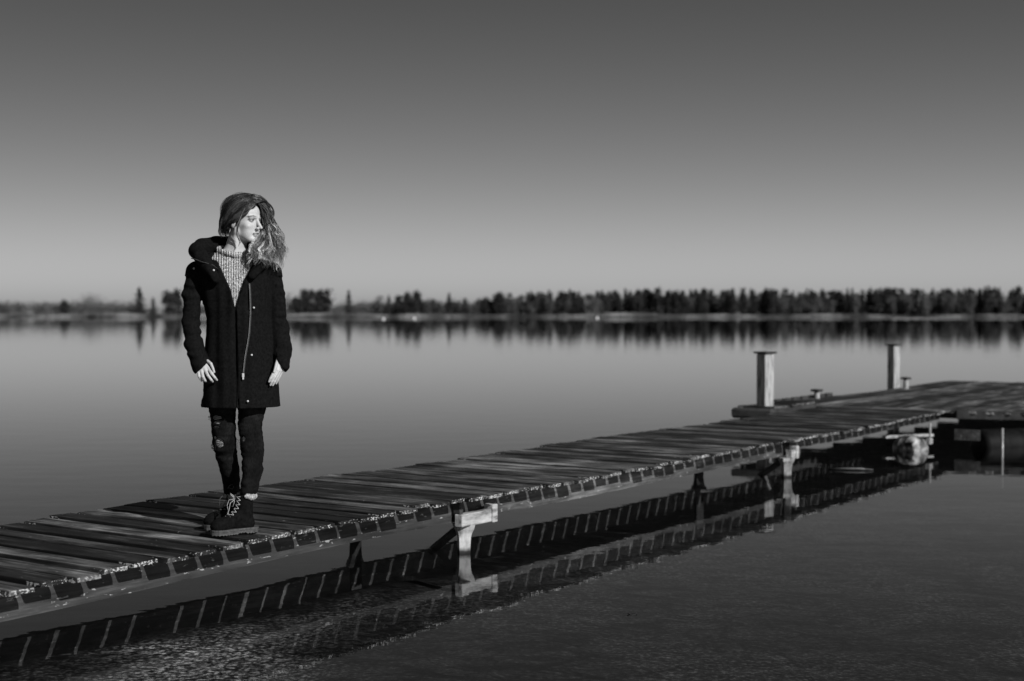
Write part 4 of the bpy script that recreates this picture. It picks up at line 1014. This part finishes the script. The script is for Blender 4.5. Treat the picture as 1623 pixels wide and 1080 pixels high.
# from the parting across to the far side
strands([[(392, 319, -.055), (402, 318, -.062), (411, 321, -.048), (419, 329, -.025), (423, 342, -.005), (422, 358, .005), (428, 378, -.02)],
         [(390, 316, -.04), (401, 313.5, -.045), (413, 317, -.035), (423, 327, -.012), (428, 341, .005), (429, 358, .01), (436, 380, -.01)],
         [(388, 312, .0), (400, 311.5, .0), (413, 316, .005), (423, 326, .01), (430, 339, .015), (432, 356, .02), (440, 378, .0)]], 520, .003, .007, .010, 1.5, .0011, .038, .12, seed=3, layer=(.97, 1.02), cl=18, jw=.22)
# the long waves falling beyond the face, blown outwards
strands([[(416, 328, -.03), (425, 342, -.005), (422, 362, .01), (420, 380, -.02), (414, 396, -.075), (405, 408, -.12), (398, 420, -.145)],
         [(420, 326, .0), (428, 344, .01), (428, 364, .01), (430, 384, -.02), (428, 402, -.075), (422, 414, -.12), (418, 424, -.14)],
         [(422, 328, .0), (430, 346, .01), (434, 364, .01), (438, 384, -.01), (440, 402, -.05), (437, 416, -.085), (434, 430, -.10)],
         [(422, 328, .02), (431, 346, .02), (440, 364, .01), (445, 382, .0), (448, 398, -.02), (449, 410, -.03), (444, 424, -.05)]], 1050, .002, .011, .017, 1.9, .0010, .05, .30, ns=28, seed=4, layer=(1.0, 1.05))
strands([[(400, 318, -.05), (409, 323, -.055), (415, 334, -.02), (417, 348, .01), (420, 362, .01), (424, 380, -.01)], [(402, 316, -.03), (412, 321, -.03), (420, 332, .0), (422, 348, .015), (424, 362, .015), (430, 382, -.01)], [(402, 313, .0), (414, 319, .0), (424, 332, .01), (426, 348, .02), (428, 364, .02), (434, 384, -.01)]], 420, .002, .004, .004, 1.6, .0014, .04, .10, seed=9, layer=(1.0, 1.05))
strands([[(424, 340, .0), (434, 356, .0), (441, 368, -.01), (443, 372, -.01)], [(426, 344, .0), (436, 366, .0), (447, 384, -.01), (452, 404, -.02), (446, 418, -.03)]], 90, .003, .010, .012, 2.0, .0009, .10, .34, ns=24, seed=5)
# loose locks across the sweater collar and in front of the ear
strands([[(412, 372, -.04), (404, 384, -.085), (397, 393, -.115), (400, 404, -.135), (394, 414, -.14)], [(418, 376, -.03), (412, 392, -.09), (404, 400, -.125), (409, 410, -.14), (403, 422, -.145)], [(425, 380, -.02), (424, 396, -.08), (418, 404, -.125), (424, 414, -.14), (420, 422, -.14)]],
        200, .004, .012, .013, 1.9, .0012, .15, .55, ns=24, seed=6)
strands([[(389, 333, -.095), (383, 346, -.100), (378, 360, -.092), (377, 374, -.082), (381, 386, -.085), (378, 397, -.09)], [(387, 338, -.098), (380, 352, -.098), (375, 366, -.088), (378, 380, -.082), (386, 394, -.09)]], 46, .001, .004, .004, 1.4, .0010, .09, .20, seed=7)
strands([[(396, 314, .0), (404, 312, .0), (420, 318, -.01), (438, 330, -.01), (446, 346, -.02)], [(380, 312, .0), (364, 312, .0), (352, 324, .0), (349, 344, .0), (352, 366, .01)]], 26, .003, .006, .006, 1.2, .0005, .08, .16, seed=8)
hv = np.concatenate(HV); hair = fast_mesh('hair', hv, np.concatenate(HQ), M_hair, person, True); add_attr(hair, 'tone', np.concatenate(HT))
hair['label'] = 'long wavy hair blown to one side'
# close-fitting layer of hair under the strands
G = grid((-.16, -.16, HD[2] - .10), (.16, .16, HD[2] + .15), .005); H = to_head(*G)
d = sd_ell(H, (0, -.012, .032), (.077, .096, .093)); d = np.maximum(d, ((H[1]) * .777 - (H[2] + .030) * .63) - .002); d = np.maximum(d, -sd_ell(H, (0, -.012, .032), (.070, .09, .078)))
V, Q = surface_nets(d, (G[0][0, 0, 0], G[1][0, 0, 0], G[2][0, 0, 0]), .005); V = displaced(V, .004, 30, 4)
hc = fast_mesh('hair_roots', V, Q, M_hair, hair, True); add_attr(hc, 'tone', np.full(len(V), .03))
